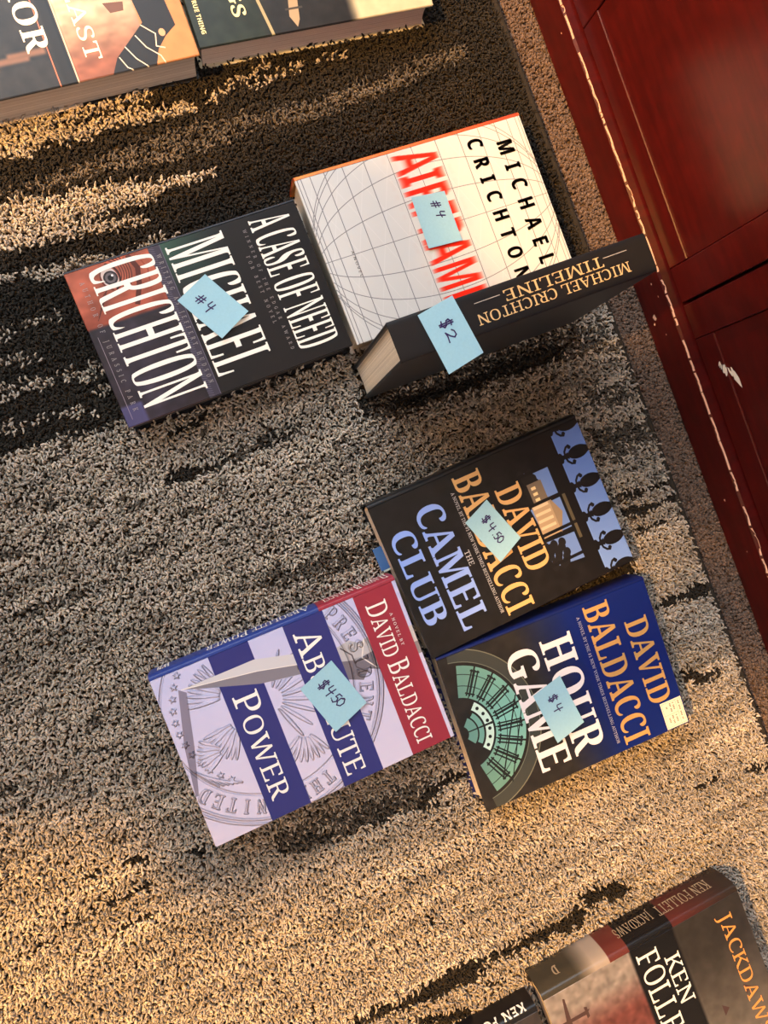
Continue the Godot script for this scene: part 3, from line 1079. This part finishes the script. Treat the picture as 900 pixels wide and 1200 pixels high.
func art_hour() -> void:
	var sp := speckle(0.2, 17)
	print_begin(155.6, 232.1, func(x: float, y: float) -> Color:
		var dk := tint(rgb(38, 35, 33), sp.call(x, y))
		return mixc(dk, rgb(18, 34, 98), (y - 90.0 + 0.12 * (80.0 - x)) / 60.0))
	var teal := rgb(120, 172, 158)
	var iron := rgb(34, 36, 36)
	arc(76, 0, 76, 8, 172, 13, rgb(58, 60, 56))
	arc(76, 0, 82, 8, 172, 1.0, rgb(110, 108, 92))
	arc(76, 0, 70, 8, 172, 0.8, rgb(96, 100, 90))
	for i in 9:
		var t := 14.0 + i * 17.0
		arc(76, 0, 51, t, t + 15.4, 31, tint(teal, 1.08 - 0.07 * absf(i - 4.0)))
	for i in 8:
		var t := deg_to_rad(30.0 + i * 17.0 - 0.8)
		var e := V(cos(t), sin(t))
		var q := V(-e.y, e.x)
		for off in [-3.2, 0.0, 3.2]:
			path([V(76, 0) + e * 38 + q * off, V(76, 0) + e * 63 + q * off], 1.5, iron)
		path([V(76, 0) + e * 40 + q * -4.5, V(76, 0) + e * 40 + q * 4.5], 1.6, iron)
		path([V(76, 0) + e * 62 + q * -4.5, V(76, 0) + e * 62 + q * 4.5], 1.6, iron)
	arc(76, 0, 35, 10, 170, 1.2, iron)
	arc(76, 0, 58, 10, 170, 0.7, iron)
	arc(76, 0, 47, 10, 170, 0.7, iron)
	for i in 2:
		arc(76, 0, 29.5, 42 + i * 50, 88 + i * 50, 8, rgb(196, 220, 206))
		arc(76, 0, 21, 48 + i * 44, 88 + i * 44, 5, tint(teal, 0.92))
		arc(76, 0, 12.5, 40 + i * 52, 88 + i * 52, 9, tint(teal, 0.85))
	for i in 6:
		var t := deg_to_rad(50.0 + i * 15.6)
		ell(76 + cos(t) * 29.5, sin(t) * 29.5, 1.7, 1.7, iron)
	path([V(76, 0), V(76, 34)], 1.2, iron)
	path([V(60, 64), V(132, 26)], 1.4, iron)
	path([V(66, 70), V(138, 34)], 1.1, iron)
	var d := place(3, 0.036, {"front": texmat(im, 0.22), "back": mat(rgb(22, 32, 86), 0.3), "spine": mat(rgb(16, 28, 84), 0.3), "bulge": 0.0035})
	var o := book("hardback_book", d)
	tag(o, "deep blue hardback with a teal clock face and white letters reading HOUR GAME", "book", "hardback novels on the rug")
	var gold := mat(rgb(184, 142, 84), 0.3)
	var white := mat(rgb(226, 216, 216), 0.35)
	var pale := mat(rgb(160, 160, 176), 0.5)
	cover_line(o, "DAVID", serif_bold, 34.0, 124.0, 196.5, 25.0, gold)
	cover_line(o, "BALDACCI", serif_bold, 4.7, 151.0, 158.0, 28.5, gold)
	cover_line(o, "A NOVEL BY THE #1 NEW YORK TIMES BESTSELLING AUTHOR", serif, 11.3, 146, 149.2, 3.2, pale)
	cover_line(o, "HOUR", serif_bold, 20.5, 141, 103.8, 34.0, white)
	cover_line(o, "GAME", serif_bold, 20.5, 142.5, 65.3, 33.0, white)
	# bookshop price sticker
	print_begin(28, 24, func(_x: float, _y: float) -> Color: return rgb(226, 214, 186), 16.0)
	path([V(1.5, 1.5), V(26.5, 1.5), V(26.5, 22.5), V(1.5, 22.5), V(1.5, 1.5)], 0.25, rgb(120, 112, 96))
	path([V(1.5, 17), V(26.5, 17)], 0.25, rgb(120, 112, 96))
	path([V(14, 2), V(14, 17)], 0.25, rgb(120, 112, 96))
	for r in [[3, 19, 22], [3, 13, 9], [3, 9.5, 10], [4, 5, 5], [16, 13, 9], [15.5, 9, 9.5], [16, 5, 8]]:
		for i in int(r[2] / 1.3):
			if (i * 7 + int(r[1])) % 5 != 0:
				rect(r[0] + i * 1.3, r[1], r[0] + i * 1.3 + 0.8, r[1] + 1.7, rgb(92, 86, 76))
	var sm := texmat(im, 0.5)
	var st := begin()
	cbox(st, Vector3(0, 0, 0), Vector3(0.0245, 0.0003, 0.028), 0.0001, 0.0245, 0.028)
	var k := put_flat(st, "price_sticker", sm, o)
	k.position = Vector3(0.2060, d.T, 0.1262)

func art_absolute() -> void:
	var seal := Vector2(52, 84)
	# relief of the embossed seal
	print_begin(161.5, 240, func(_x: float, _y: float) -> Color: return Color(0.4, 0.4, 0.4))
	var hi := Color(0.75, 0.75, 0.75)
	var lo := Color(0.22, 0.22, 0.22)
	arc(seal.x, seal.y, 114.5, 0, 360, 2.0, hi)
	arc(seal.x, seal.y, 110.5, 0, 360, 2.0, hi)
	arc(seal.x, seal.y, 88, 0, 360, 1.6, lo)
	var words := "SEAL OF THE PRESIDENT OF THE UNITED STATES"
	for i in words.length():
		if words[i] == " ":
			continue
		var ang := deg_to_rad(118.0 - (i - 12) * 7.67)
		var tri := set_text([[words[i], 1.0]], serif_bold, -4.2 if words[i] != "I" else -2.0, 4.2 if words[i] != "I" else 2.0, -6.5, 13.0)
		var e := V(cos(ang), sin(ang))
		print_text(tri, hi, Transform2D(V(e.y, -e.x), e, seal + e * 99.0))
	for i in 26:
		var ang := deg_to_rad(-40.0 - i * 8.0)
		star(seal.x + cos(ang) * 77, seal.y + sin(ang) * 77, 3.6, ang, hi)
	# spread eagle: two fans of feathers, a tail fan, a shield
	for f in [[40.0, 60.0, 200.0, 265.0, 38.0], [64.0, 60.0, 275.0, 335.0, 36.0], [58.0, 92.0, 20.0, 150.0, 46.0], [84.0, 40.0, 230.0, 300.0, 26.0], [96.0, 110.0, 300.0, 390.0, 30.0]]:
		for i in 9:
			var ang: float = deg_to_rad(lerpf(f[2], f[3], i / 8.0))
			var e := V(cos(ang), sin(ang))
			ell(f[0] + e.x * f[4] * 0.62, f[1] + e.y * f[4] * 0.62, f[4] * 0.38, 1.6, hi if i % 2 == 0 else Color(0.62, 0.62, 0.62), ang)
	for i in 6:
		path([V(92 + i * 3, 8 + i * 3), V(112 + i, 22 + i * 4)], 1.4, hi)
	im.resize(int(161.5 * 1.5), int(240 * 1.5), Image.INTERPOLATE_LANCZOS)
	im.resize(int(161.5 * 5), int(240 * 5), Image.INTERPOLATE_CUBIC)
	# bands are printed flat, over the seal
	for b in [[54.0, 92.0], [125.5, 165.0], [196.0, 236.0]]:
		rect(0, b[0], 161.5, b[1], Color(0.4, 0.4, 0.4))
	poly([V(18, 22), V(17, 90), V(27, 125), V(48, 125), V(41, 89)], Color(0.4, 0.4, 0.4))
	var height := im
	# colours
	print_begin(161.5, 240, func(x: float, y: float) -> Color: return mixc(rgb(186, 184, 214), rgb(206, 196, 214), x / 160.0))
	var navy := rgb(48, 50, 112)
	rect(0, 54, 161.5, 92, navy)
	poly([V(17, 20), V(22, 26), V(70, 15), V(112, 3), V(112, 0), V(66, 7)], rgb(128, 120, 138))
	poly([V(18, 22.5), V(18, 91), V(27.5, 126), V(38, 126), V(29, 90)], rgb(196, 192, 194))
	poly([V(18, 22.5), V(29, 90), V(38, 126), V(47.5, 126), V(41, 89)], rgb(126, 120, 128))
	path([V(18, 22.5), V(29, 90), V(38, 126)], 0.7, rgb(228, 218, 208))
	poly([V(38, 165), V(36, 178), V(42, 186), V(40, 197), V(73, 197), V(68, 186), V(76, 178), V(70, 165)], rgb(178, 172, 174))
	poly([V(52, 165), V(56, 178), V(54, 197), V(73, 197), V(68, 186), V(76, 178), V(70, 165)], rgb(112, 104, 112))
	path([V(40, 168), V(50, 176), V(62, 176), V(72, 186)], 1.2, rgb(84, 74, 78))
	path([V(40, 192), V(56, 184), V(70, 194)], 1.0, rgb(226, 214, 204))
	rect(46, 234, 74, 240, rgb(196, 184, 176))
	rect(62, 234, 74, 240, rgb(140, 126, 124))
	rect(0, 125.5, 161.5, 165, navy)
	rect(0, 196, 161.5, 236, rgb(150, 46, 60))
	var front := texmat(im, 0.32)
	front.heightmap_enabled = true
	front.heightmap_texture = ImageTexture.create_from_image(height)
	front.heightmap_scale = 0.9
	var sw := Image.create(256, 8, false, Image.FORMAT_RGBA8)
	sw.fill(rgb(42, 60, 128))
	sw.fill_rect(Rect2i(173, 0, 83, 8), rgb(150, 46, 60))
	var d := place(4, 0.034, {"front": front, "back": mat(rgb(180, 178, 206), 0.35), "spine": texmat(sw, 0.32), "bulge": 0.0055})
	var o := book("hardback_book", d)
	tag(o, "lavender hardback with navy and red bands, printed dagger and title ABSOLUTE POWER", "book", "hardback novels on the rug")
	var w := mat(rgb(240, 230, 220), 0.45)
	cover_line(o, [["P", 1.28], ["OWER", 1.0]], serif, 43.0, 145.0, 60.5, 18.0, w)
	cover_line(o, [["A", 1.28], ["BSOLUTE", 1.0]], serif, 11.0, 153.0, 131.5, 19.0, w)
	cover_line(o, [["D", 1.3], ["AVID ", 1.0], ["B", 1.3], ["ALDACCI", 1.0]], serif, 12.5, 153.5, 204.0, 15.5, w)
	cover_line(o, "A  N O V E L  B Y", serif, 27.3, 60.4, 223.5, 2.8, w)
	spine_line(o, [["D", 1.3], ["AVID ", 1.0], ["B", 1.3], ["ALDACCI", 1.0]], serif, d, 4.0, 70.0, 0.56, 0.24, w)
	spine_line(o, [["A", 1.3], ["BSOLUTE ", 1.0], ["P", 1.3], ["OWER", 1.0]], serif, d, 84.0, 186.0, 0.56, 0.24, w)
	spine_line(o, "WB", serif_bold, d, 220.0, 232.0, 0.56, 0.2, w)

func art_top_pair() -> void:
	var sp := speckle(0.3, 31)
	print_begin(163, 240, func(x: float, y: float) -> Color:
		if y < 118.0:
			var c := tint(rgb(36, 35, 34), sp.call(x, y))
			if absf(x - 140.0 + 0.1 * y) < 4.0 and y > 62.0 and y < 110.0:
				c = mixc(c, rgb(150, 110, 90), 0.6)
			return c
		if y < 128.0:
			return rgb(28, 27, 26)
		if y < 198.0:
			return tint(mixc(rgb(178, 162, 144), rgb(120, 76, 60), (x - 100.0) / 50.0), sp.call(x * 1.4, y * 0.6))
		return tint(rgb(172, 120, 76), 1.0 + 0.3 * (sp.call(x, y) - 1.0)))
	path([V(0, 113), V(163, 113)], 1.0, rgb(186, 108, 82))
	path([V(0, 129), V(163, 129)], 1.2, rgb(200, 186, 166))
	# seated figure in a dark suit, an open book on the knee
	var suit := rgb(27, 25, 25)
	poly([V(80, 196), V(124, 200), V(150, 168), V(163, 160), V(163, 200), V(150, 206), V(140, 216), V(132, 228), V(80, 224)], suit)
	for q in [[V(126, 198), V(136, 208), V(147, 205), V(150, 212)], [V(134, 190), V(146, 196), V(156, 206), V(163, 208)], [V(142, 178), V(154, 184), V(163, 192)], [V(150, 170), V(160, 174), V(163, 178)]]:
		path(q, 1.0, rgb(214, 204, 186))
	poly([V(84, 226), V(104, 226), V(104, 240), V(84, 240)], rgb(232, 222, 190))
	poly([V(100, 172), V(110, 176), V(110, 188), V(102, 190)], rgb(96, 66, 52))
	ell(136, 214, 3.6, 3.0, rgb(196, 150, 116))
	var d := place(7, 0.036, {"front": texmat(im, 0.35), "back": mat(rgb(30, 28, 28), 0.35), "spine": mat(rgb(40, 38, 38), 0.35), "pages": page_material(12, rgb(196, 176, 156))})
	var o := book("hardback_book", d)
	tag(o, "grey and tan hardback with white capitals and a dark suited figure printed on its jacket", "book", "hardback novels on the rug")
	var w := mat(rgb(238, 232, 214), 0.45)
	cover_line(o, "ROR", serif_bold, 62, 130, 96.0, 20.0, w)
	cover_line(o, "LAST", serif, 78, 147, 142.0, 14.0, w)
	# pale half of the rear jacket under the foot of the pages
	box_part("jacket_flap", Vector3(0.002, 0.0029, 0.1598), Vector3(0.126, 0.0033, 0.1632), 0.0001, mat(rgb(206, 190, 176), 0.4), o)

	print_begin(160, 237, func(x: float, y: float) -> Color:
		var gr := tint(rgb(28, 36, 30), sp.call(x, y))
		var dk := tint(rgb(29, 29, 31), sp.call(x + 300, y))
		var cr := tint(rgb(182, 174, 148), 1.0 + 0.25 * (sp.call(x, y + 100) - 1.0))
		if y < 62.0:
			return gr
		if y < 150.0:
			return mixc(gr, dk, (y - 62.0) / 14.0)
		return mixc(dk, cr, (y - 150.0) / 10.0))
	path([V(60, 62), V(120, 66), V(160, 72)], 3.0, rgb(150, 142, 112))
	poly([V(92, 96), V(112, 92), V(128, 96), V(146, 92), V(157, 97), V(150, 101), V(128, 105), V(108, 103)], rgb(150, 134, 112))
	for x in [122.0, 138.0]:
		rect(x, 90, x + 2, 107, rgb(60, 56, 52))
	rect(98, 168, 118, 182, rgb(176, 44, 50))
	rect(101, 171, 115, 179, rgb(214, 204, 174))
	d = place(8, 0.030, {"front": texmat(im, 0.35), "back": mat(rgb(206, 194, 164), 0.4), "spine": mat(rgb(46, 56, 48), 0.4), "pages": page_material(13, rgb(200, 178, 160))})
	o = book("hardback_book", d)
	tag(o, "dark green hardback fading to cream with a statue picture and small red emblem", "book", "hardback novels on the rug")
	var cream := mat(rgb(232, 226, 170), 0.45)
	cover_line(o, "BLESSINGS", serif_bold, 10, 138, 40.0, 13.0, cream)
	cover_line(o, "AUTHOR OF ONE TRUE THING", sans_bold, 62, 148, 6.5, 4.2, cream)

func art_bottom_pair() -> void:
	var sp := speckle(0.3, 41)
	print_begin(155, 230, func(x: float, y: float) -> Color:
		if y < 98.0:
			var sky_c := mixc(rgb(126, 118, 114), rgb(98, 56, 52), (x - 22.0) / 30.0)
			return tint(sky_c, 1.0 + 0.9 * (sp.call(x * 1.5, y * 1.5) - 1.0))
		if y < 150.0:
			return rgb(20, 19, 21)
		return tint(mixc(rgb(46, 43, 41), rgb(96, 90, 84), (x - 40.0) / 90.0), 1.0 + 0.5 * (sp.call(x, y) - 1.0)))
	# aeroplane
	var dk := rgb(70, 52, 50)
	poly([V(30, 6), V(33, 5), V(34, 36), V(30, 40)], dk)
	poly([V(8, 18), V(31, 14), V(31, 19), V(9, 20)], dk)
	poly([V(33, 14), V(54, 18), V(54, 20), V(33, 19)], dk)
	poly([V(26, 35), V(38, 35), V(37, 38), V(27, 38)], dk)
	for q in [[86, 62], [96, 200], [104, 170]]:
		poly([V(q[0] - 6, q[1]), V(q[0], q[1] + 7), V(q[0] + 6, q[1])], dk)
	var front := texmat(im, 0.14)
	var sw := Image.create(256, 32, false, Image.FORMAT_RGBA8)
	for i in 256:
		for j in 32:
			var x := i / 256.0 * 230.0
			var c := rgb(58, 54, 46)
			if x > 150.0:
				c = mixc(rgb(74, 36, 34), rgb(44, 38, 36), (x - 160.0) / 60.0)
			elif x > 98.0:
				c = rgb(20, 19, 21)
			elif x > 76.0:
				c = rgb(90, 44, 40)
			elif x > 40.0:
				c = mixc(rgb(58, 54, 46), rgb(150, 138, 128), (x - 40.0) / 20.0)
			sw.set_pixel(i, j, c)
	var d := place(5, 0.042, {"front": front, "back": mat(rgb(30, 28, 28), 0.3), "spine": texmat(sw, 0.2), "bulge": 0.009, "boxy": 0.75})
	var o := book("hardback_book", d)
	tag(o, "glossy hardback with a warplane in a reddish sky and orange letters reading JACKDAWS", "book", "hardback novels on the rug")
	var w := mat(rgb(232, 228, 218), 0.4)
	var gold := mat(rgb(206, 142, 74), 0.35)
	var dim := mat(rgb(150, 134, 112), 0.45)
	cover_line(o, "JACKDAWS", serif, 14.0, 148.0, 199.5, 14.5, gold)
	cover_line(o, "KEN", serif, 23.5, 76.5, 130.0, 16.5, w)
	cover_line(o, "FOLLETT", serif, 8.0, 128.0, 102.5, 23.5, w)
	spine_line(o, "KEN FOLLETT", serif, d, 20.0, 84.0, 0.52, 0.16, dim)
	spine_line(o, "JACKDAWS", serif, d, 90.0, 134.0, 0.52, 0.14, dim)
	spine_line(o, "D", serif_bold, d, 202.0, 208.0, 0.5, 0.14, dim)

	print_begin(155, 235, func(x: float, y: float) -> Color: return tint(rgb(50, 43, 39), sp.call(x, y)))
	d = place(6, 0.030, {"front": texmat(im, 0.3), "back": mat(rgb(26, 25, 27), 0.3), "spine": mat(rgb(22, 21, 24), 0.3), "bulge": 0.008, "boxy": 0.7})
	o = book("hardback_book", d)
	tag(o, "brown hardback whose black spine reads KEN FOLLETT, butted against the warplane book", "book", "hardback novels on the rug")
	spine_line(o, "KEN FOLLETT", sans_bold, d, 10.0, 92.0, 0.40, 0.26, mat(rgb(226, 224, 222), 0.4))

func build_notes() -> void:
	var fibre := FastNoiseLite.new()
	fibre.seed = 2
	fibre.frequency = 0.12
	var img := Image.create(128, 128, false, Image.FORMAT_RGBA8)
	for j in 128:
		for i in 128:
			img.set_pixel(i, j, tint(rgb(150, 190, 202), 1.0 + 0.02 * fibre.get_noise_2d(i, j)))
	var paper := texmat(img, 0.85)
	paper.uv1_triplanar = true
	paper.uv1_scale = Vector3(20, 20, 20)
	var S := V(0.15, 0.26)
	sticky_note([V(-0.0469, -0.2126), V(-0.0226, -0.2388), V(0.0168, -0.206), V(-0.0068, -0.1793)], 0.0301, 0.003, 0.0, [["#", 0.26, 0.42, V(0.16, 0.26)], ["4", 0.47, 0.44, V(0.14, 0.28)]],
		"light blue note marked 4 on the eye cover of A CASE OF NEED", paper)
	sticky_note([V(0.1706, -0.3244), V(0.204, -0.3342), V(0.2212, -0.2863), V(0.1875, -0.2753)], 0.0381, 0.002, 0.0, [["#", 0.215, 0.62, V(0.13, 0.28)], ["4", 0.42, 0.68, V(0.14, 0.24)]],
		"light blue note marked 4 over the red title of the white globe book", paper)
	sticky_note([V(0.1454, -0.1729), V(0.174, -0.1908), V(0.2004, -0.1462), V(0.1715, -0.1273)], 0.1607, -0.001, 0.0, [["$", 0.32, 0.52, V(0.14, 0.30)], ["2", 0.52, 0.50, V(0.18, 0.24)]],
		"light blue note marked 2 on the upright black spine, jutting past its edge", paper)
	sticky_note([V(0.2247, -0.0107), V(0.2466, -0.0336), V(0.2805, 0.0034), V(0.2596, 0.0274)], 0.0361, 0.003, 0.0, [["$", 0.25, 0.57, S], ["4", 0.44, 0.55, S], [".", 0.55, 0.42, V(0.04, 0.06)], ["5", 0.63, 0.49, V(0.11, 0.26)], ["0", 0.72, 0.49, V(0.11, 0.26)]],
		"light blue note marked 4.50 on the black CAMEL CLUB cover", paper)
	sticky_note([V(0.0655, 0.1432), V(0.0945, 0.1177), V(0.1277, 0.1578), V(0.0986, 0.1836)], 0.0341, 0.002, 0.0, [["$", 0.23, 0.49, S], ["4", 0.40, 0.53, S], [".", 0.50, 0.45, V(0.04, 0.06)], ["5", 0.57, 0.52, V(0.12, 0.26)], ["0", 0.67, 0.54, V(0.13, 0.24)]],
		"light blue note marked 4.50 on the navy band of the lavender ABSOLUTE POWER cover", paper)
	sticky_note([V(0.2937, 0.159), V(0.3221, 0.1401), V(0.3461, 0.1863), V(0.318, 0.2054)], 0.0361, 0.003, 0.0, [["$", 0.27, 0.50, S], ["4", 0.48, 0.52, V(0.15, 0.26)]],
		"light blue note marked 4 between the white letters of HOUR GAME", paper)

# ------------------------------------------------------------------ the photographer, left of the frame, who shades the middle of the rug

func capsule_distance(p: Vector3, b: Array) -> float:
	var a: Vector3 = b[0]
	var ab: Vector3 = b[1] - a
	var t := clampf((p - a).dot(ab) / maxf(ab.length_squared(), 0.000001), 0.0, 1.0)
	return p.distance_to(a + ab * t) - lerpf(b[2], b[3], t)

# one continuous skin round tapered bones (surface nets)
func skin(st: SurfaceTool, bones: Array, cell: float, blend: float) -> void:
	var lo := Vector3(INF, INF, INF)
	var hi := -lo
	for b in bones:
		for k in 2:
			var r: float = b[2 + k] + cell * 2.0
			lo = lo.min(b[k] - Vector3(r, r, r))
			hi = hi.max(b[k] + Vector3(r, r, r))
	var nx := int((hi.x - lo.x) / cell) + 2
	var ny := int((hi.y - lo.y) / cell) + 2
	var nz := int((hi.z - lo.z) / cell) + 2
	var f := PackedFloat32Array()
	f.resize(nx * ny * nz)
	for k in nz:
		for j in ny:
			for i in nx:
				var p := lo + Vector3(i, j, k) * cell
				var d := 1.0
				for b in bones:
					var e := capsule_distance(p, b)
					var h := clampf(0.5 + 0.5 * (d - e) / blend, 0.0, 1.0)
					d = lerpf(d, e, h) - blend * h * (1.0 - h)
				f[(k * ny + j) * nx + i] = d
	var at := {}
	for k in nz - 1:
		for j in ny - 1:
			for i in nx - 1:
				var o := (k * ny + j) * nx + i
				var inside := 0
				var sum := Vector3.ZERO
				var cnt := 0
				for e in [[0, 0, 0, 1, 0, 0], [0, 1, 0, 1, 1, 0], [0, 0, 1, 1, 0, 1], [0, 1, 1, 1, 1, 1], [0, 0, 0, 0, 1, 0], [1, 0, 0, 1, 1, 0], [0, 0, 1, 0, 1, 1], [1, 0, 1, 1, 1, 1], [0, 0, 0, 0, 0, 1], [1, 0, 0, 1, 0, 1], [0, 1, 0, 0, 1, 1], [1, 1, 0, 1, 1, 1]]:
					var da := f[o + e[0] + e[1] * nx + e[2] * nx * ny]
					var db := f[o + e[3] + e[4] * nx + e[5] * nx * ny]
					if (da < 0.0) != (db < 0.0):
						var t := da / (da - db)
						sum += Vector3(e[0], e[1], e[2]).lerp(Vector3(e[3], e[4], e[5]), t)
						cnt += 1
				if cnt > 0:
					at[o] = lo + (Vector3(i, j, k) + sum / cnt) * cell
	var strides := [1, nx, nx * ny]
	for o in at:
		for ax in 3:
			var b1: int = strides[(ax + 1) % 3]
			var b2: int = strides[(ax + 2) % 3]
			if (f[o] < 0.0) == (f[o + strides[ax]] < 0.0):
				continue
			if not (at.has(o - b1) and at.has(o - b2) and at.has(o - b1 - b2)):
				continue
			var q := [at[o], at[o - b1], at[o - b1 - b2], at[o - b2]]
			var order := [0, 1, 2, 0, 2, 3] if f[o] < 0.0 else [0, 2, 1, 0, 3, 2]
			for k in order:
				var v: Vector3 = q[k]
				var best := INF
				var c := Color.WHITE
				for b in bones:
					var d := capsule_distance(v, b)
					if d < best:
						best = d
						c = b[4]
				st.set_color(c)
				st.add_vertex(v)

func build_person() -> void:
	var shirt := Color(0.16, 0.17, 0.20)
	var jean := Color(0.06, 0.08, 0.14)
	var flesh := Color(0.52, 0.31, 0.22)
	var hair := Color(0.05, 0.035, 0.025)
	var st := SurfaceTool.new()
	st.begin(Mesh.PRIMITIVE_TRIANGLES)
	st.set_smooth_group(0)
	var body := [
		[Vector3(-0.62, 0.27, -0.01), Vector3(-0.55, 0.50, -0.01), 0.13, 0.12, shirt], [Vector3(-0.55, 0.50, -0.01), Vector3(-0.45, 0.74, -0.01), 0.12, 0.13, shirt],
		[Vector3(-0.43, 0.80, -0.14), Vector3(-0.43, 0.80, 0.17), 0.068, 0.068, shirt], [Vector3(-0.41, 0.84, -0.01), Vector3(-0.36, 0.94, -0.01), 0.055, 0.050, flesh],
		[Vector3(-0.32, 0.99, -0.01), Vector3(-0.31, 1.03, -0.01), 0.078, 0.082, flesh], [Vector3(-0.35, 1.04, -0.01), Vector3(-0.325, 1.07, -0.01), 0.092, 0.088, hair],
		[Vector3(-0.242, 0.995, -0.01), Vector3(-0.236, 0.978, -0.01), 0.012, 0.013, flesh], [Vector3(-0.31, 1.01, -0.095), Vector3(-0.315, 0.99, -0.097), 0.016, 0.012, flesh], [Vector3(-0.31, 1.01, 0.075), Vector3(-0.315, 0.99, 0.077), 0.016, 0.012, flesh]]
	for s in [-1.0, 1.0]:
		var sh := Vector3(-0.43, 0.80, 0.20 if s > 0.0 else -0.165)
		var el := Vector3(-0.37, 0.58, 0.25 if s > 0.0 else -0.175)
		body.append([Vector3(-0.58, 0.34, 0.04 + s * 0.09), Vector3(-0.47, 0.70, 0.03 + s * 0.08), 0.125, 0.12, shirt])
		var wr := Vector3(-0.12, 0.735, 0.02 + s * 0.085)
		body.append([sh, el, 0.055, 0.045, shirt])
		body.append([el, wr, 0.043, 0.027, flesh])
		var hip := Vector3(-0.62, 0.24, -0.01 + s * 0.10)
		var kn := Vector3(-0.36, 0.075, -0.01 + s * 0.16)
		var an := Vector3(-0.78, 0.055, -0.01 + s * 0.12)
		body.append([hip, kn, 0.092, 0.066, jean])
		body.append([kn, an, 0.062, 0.042, jean])
		body.append([an, Vector3(-0.90, 0.03, -0.01 + s * 0.13), 0.036, 0.026, hair])
	skin(st, body, 0.019, 0.03)
	for s in [-1.0, 1.0]:
		# palm beside the phone, four fingers behind it, thumb on the near side
		var wr := Vector3(-0.12, 0.735, 0.02 + s * 0.085)
		var palm := Vector3(-0.062, 0.757, 0.04 + s * 0.098)
		var hand := [[wr, palm, 0.026, 0.022, flesh], [wr + Vector3(0.02, 0.004, s * 0.008), palm + Vector3(0.018, 0.0, s * 0.01), 0.020, 0.016, flesh]]
		var lens := [0.030, 0.036, 0.033, 0.025]
		for i in 4:
			var root := palm + Vector3(-0.016 + i * 0.013, 0.012, s * 0.008)
			var mid := root + Vector3(0.016, 0.016, -s * 0.012)
			var tip := mid + Vector3(lens[i] * 0.35, -0.003, -s * lens[i])
			hand.append([root, mid, 0.0088, 0.0080, flesh])
			hand.append([mid, tip, 0.0080, 0.0066, flesh])
		var tr := wr + Vector3(0.025, 0.012, -s * 0.016)
		var tm := tr + Vector3(0.024, 0.016, -s * 0.012)
		hand.append([tr, tm, 0.0115, 0.0095, flesh])
		hand.append([tm, tm + Vector3(0.026, 0.004, -s * 0.012), 0.0095, 0.0075, flesh])
		skin(st, hand, 0.0042, 0.006)
	st.generate_normals()
	var m := mat(Color.WHITE, 0.85)
	m.vertex_color_use_as_albedo = true
	var o := put(st, "person", m, self)
	tag(o, "person kneeling on the rug in grey shirt and jeans holding a phone out flat", "person")
	var ph := Node3D.new()
	ph.name = "phone"
	add_child(ph, true)
	ph.position = Vector3(-0.012, 0.7345, 0.05)
	ph.rotation.z = 0.2
	tag(ph, "slim black phone held flat over the rug in both hands", "phone")
	box_part("case", Vector3(-0.037, 0.0, -0.076), Vector3(0.037, 0.0078, 0.076), 0.003, mat(rgb(26, 26, 28), 0.4), ph)
	box_part("screen", Vector3(-0.034, 0.0078, -0.072), Vector3(0.034, 0.0084, 0.072), 0.0002, mat(rgb(12, 12, 14), 0.08), ph)
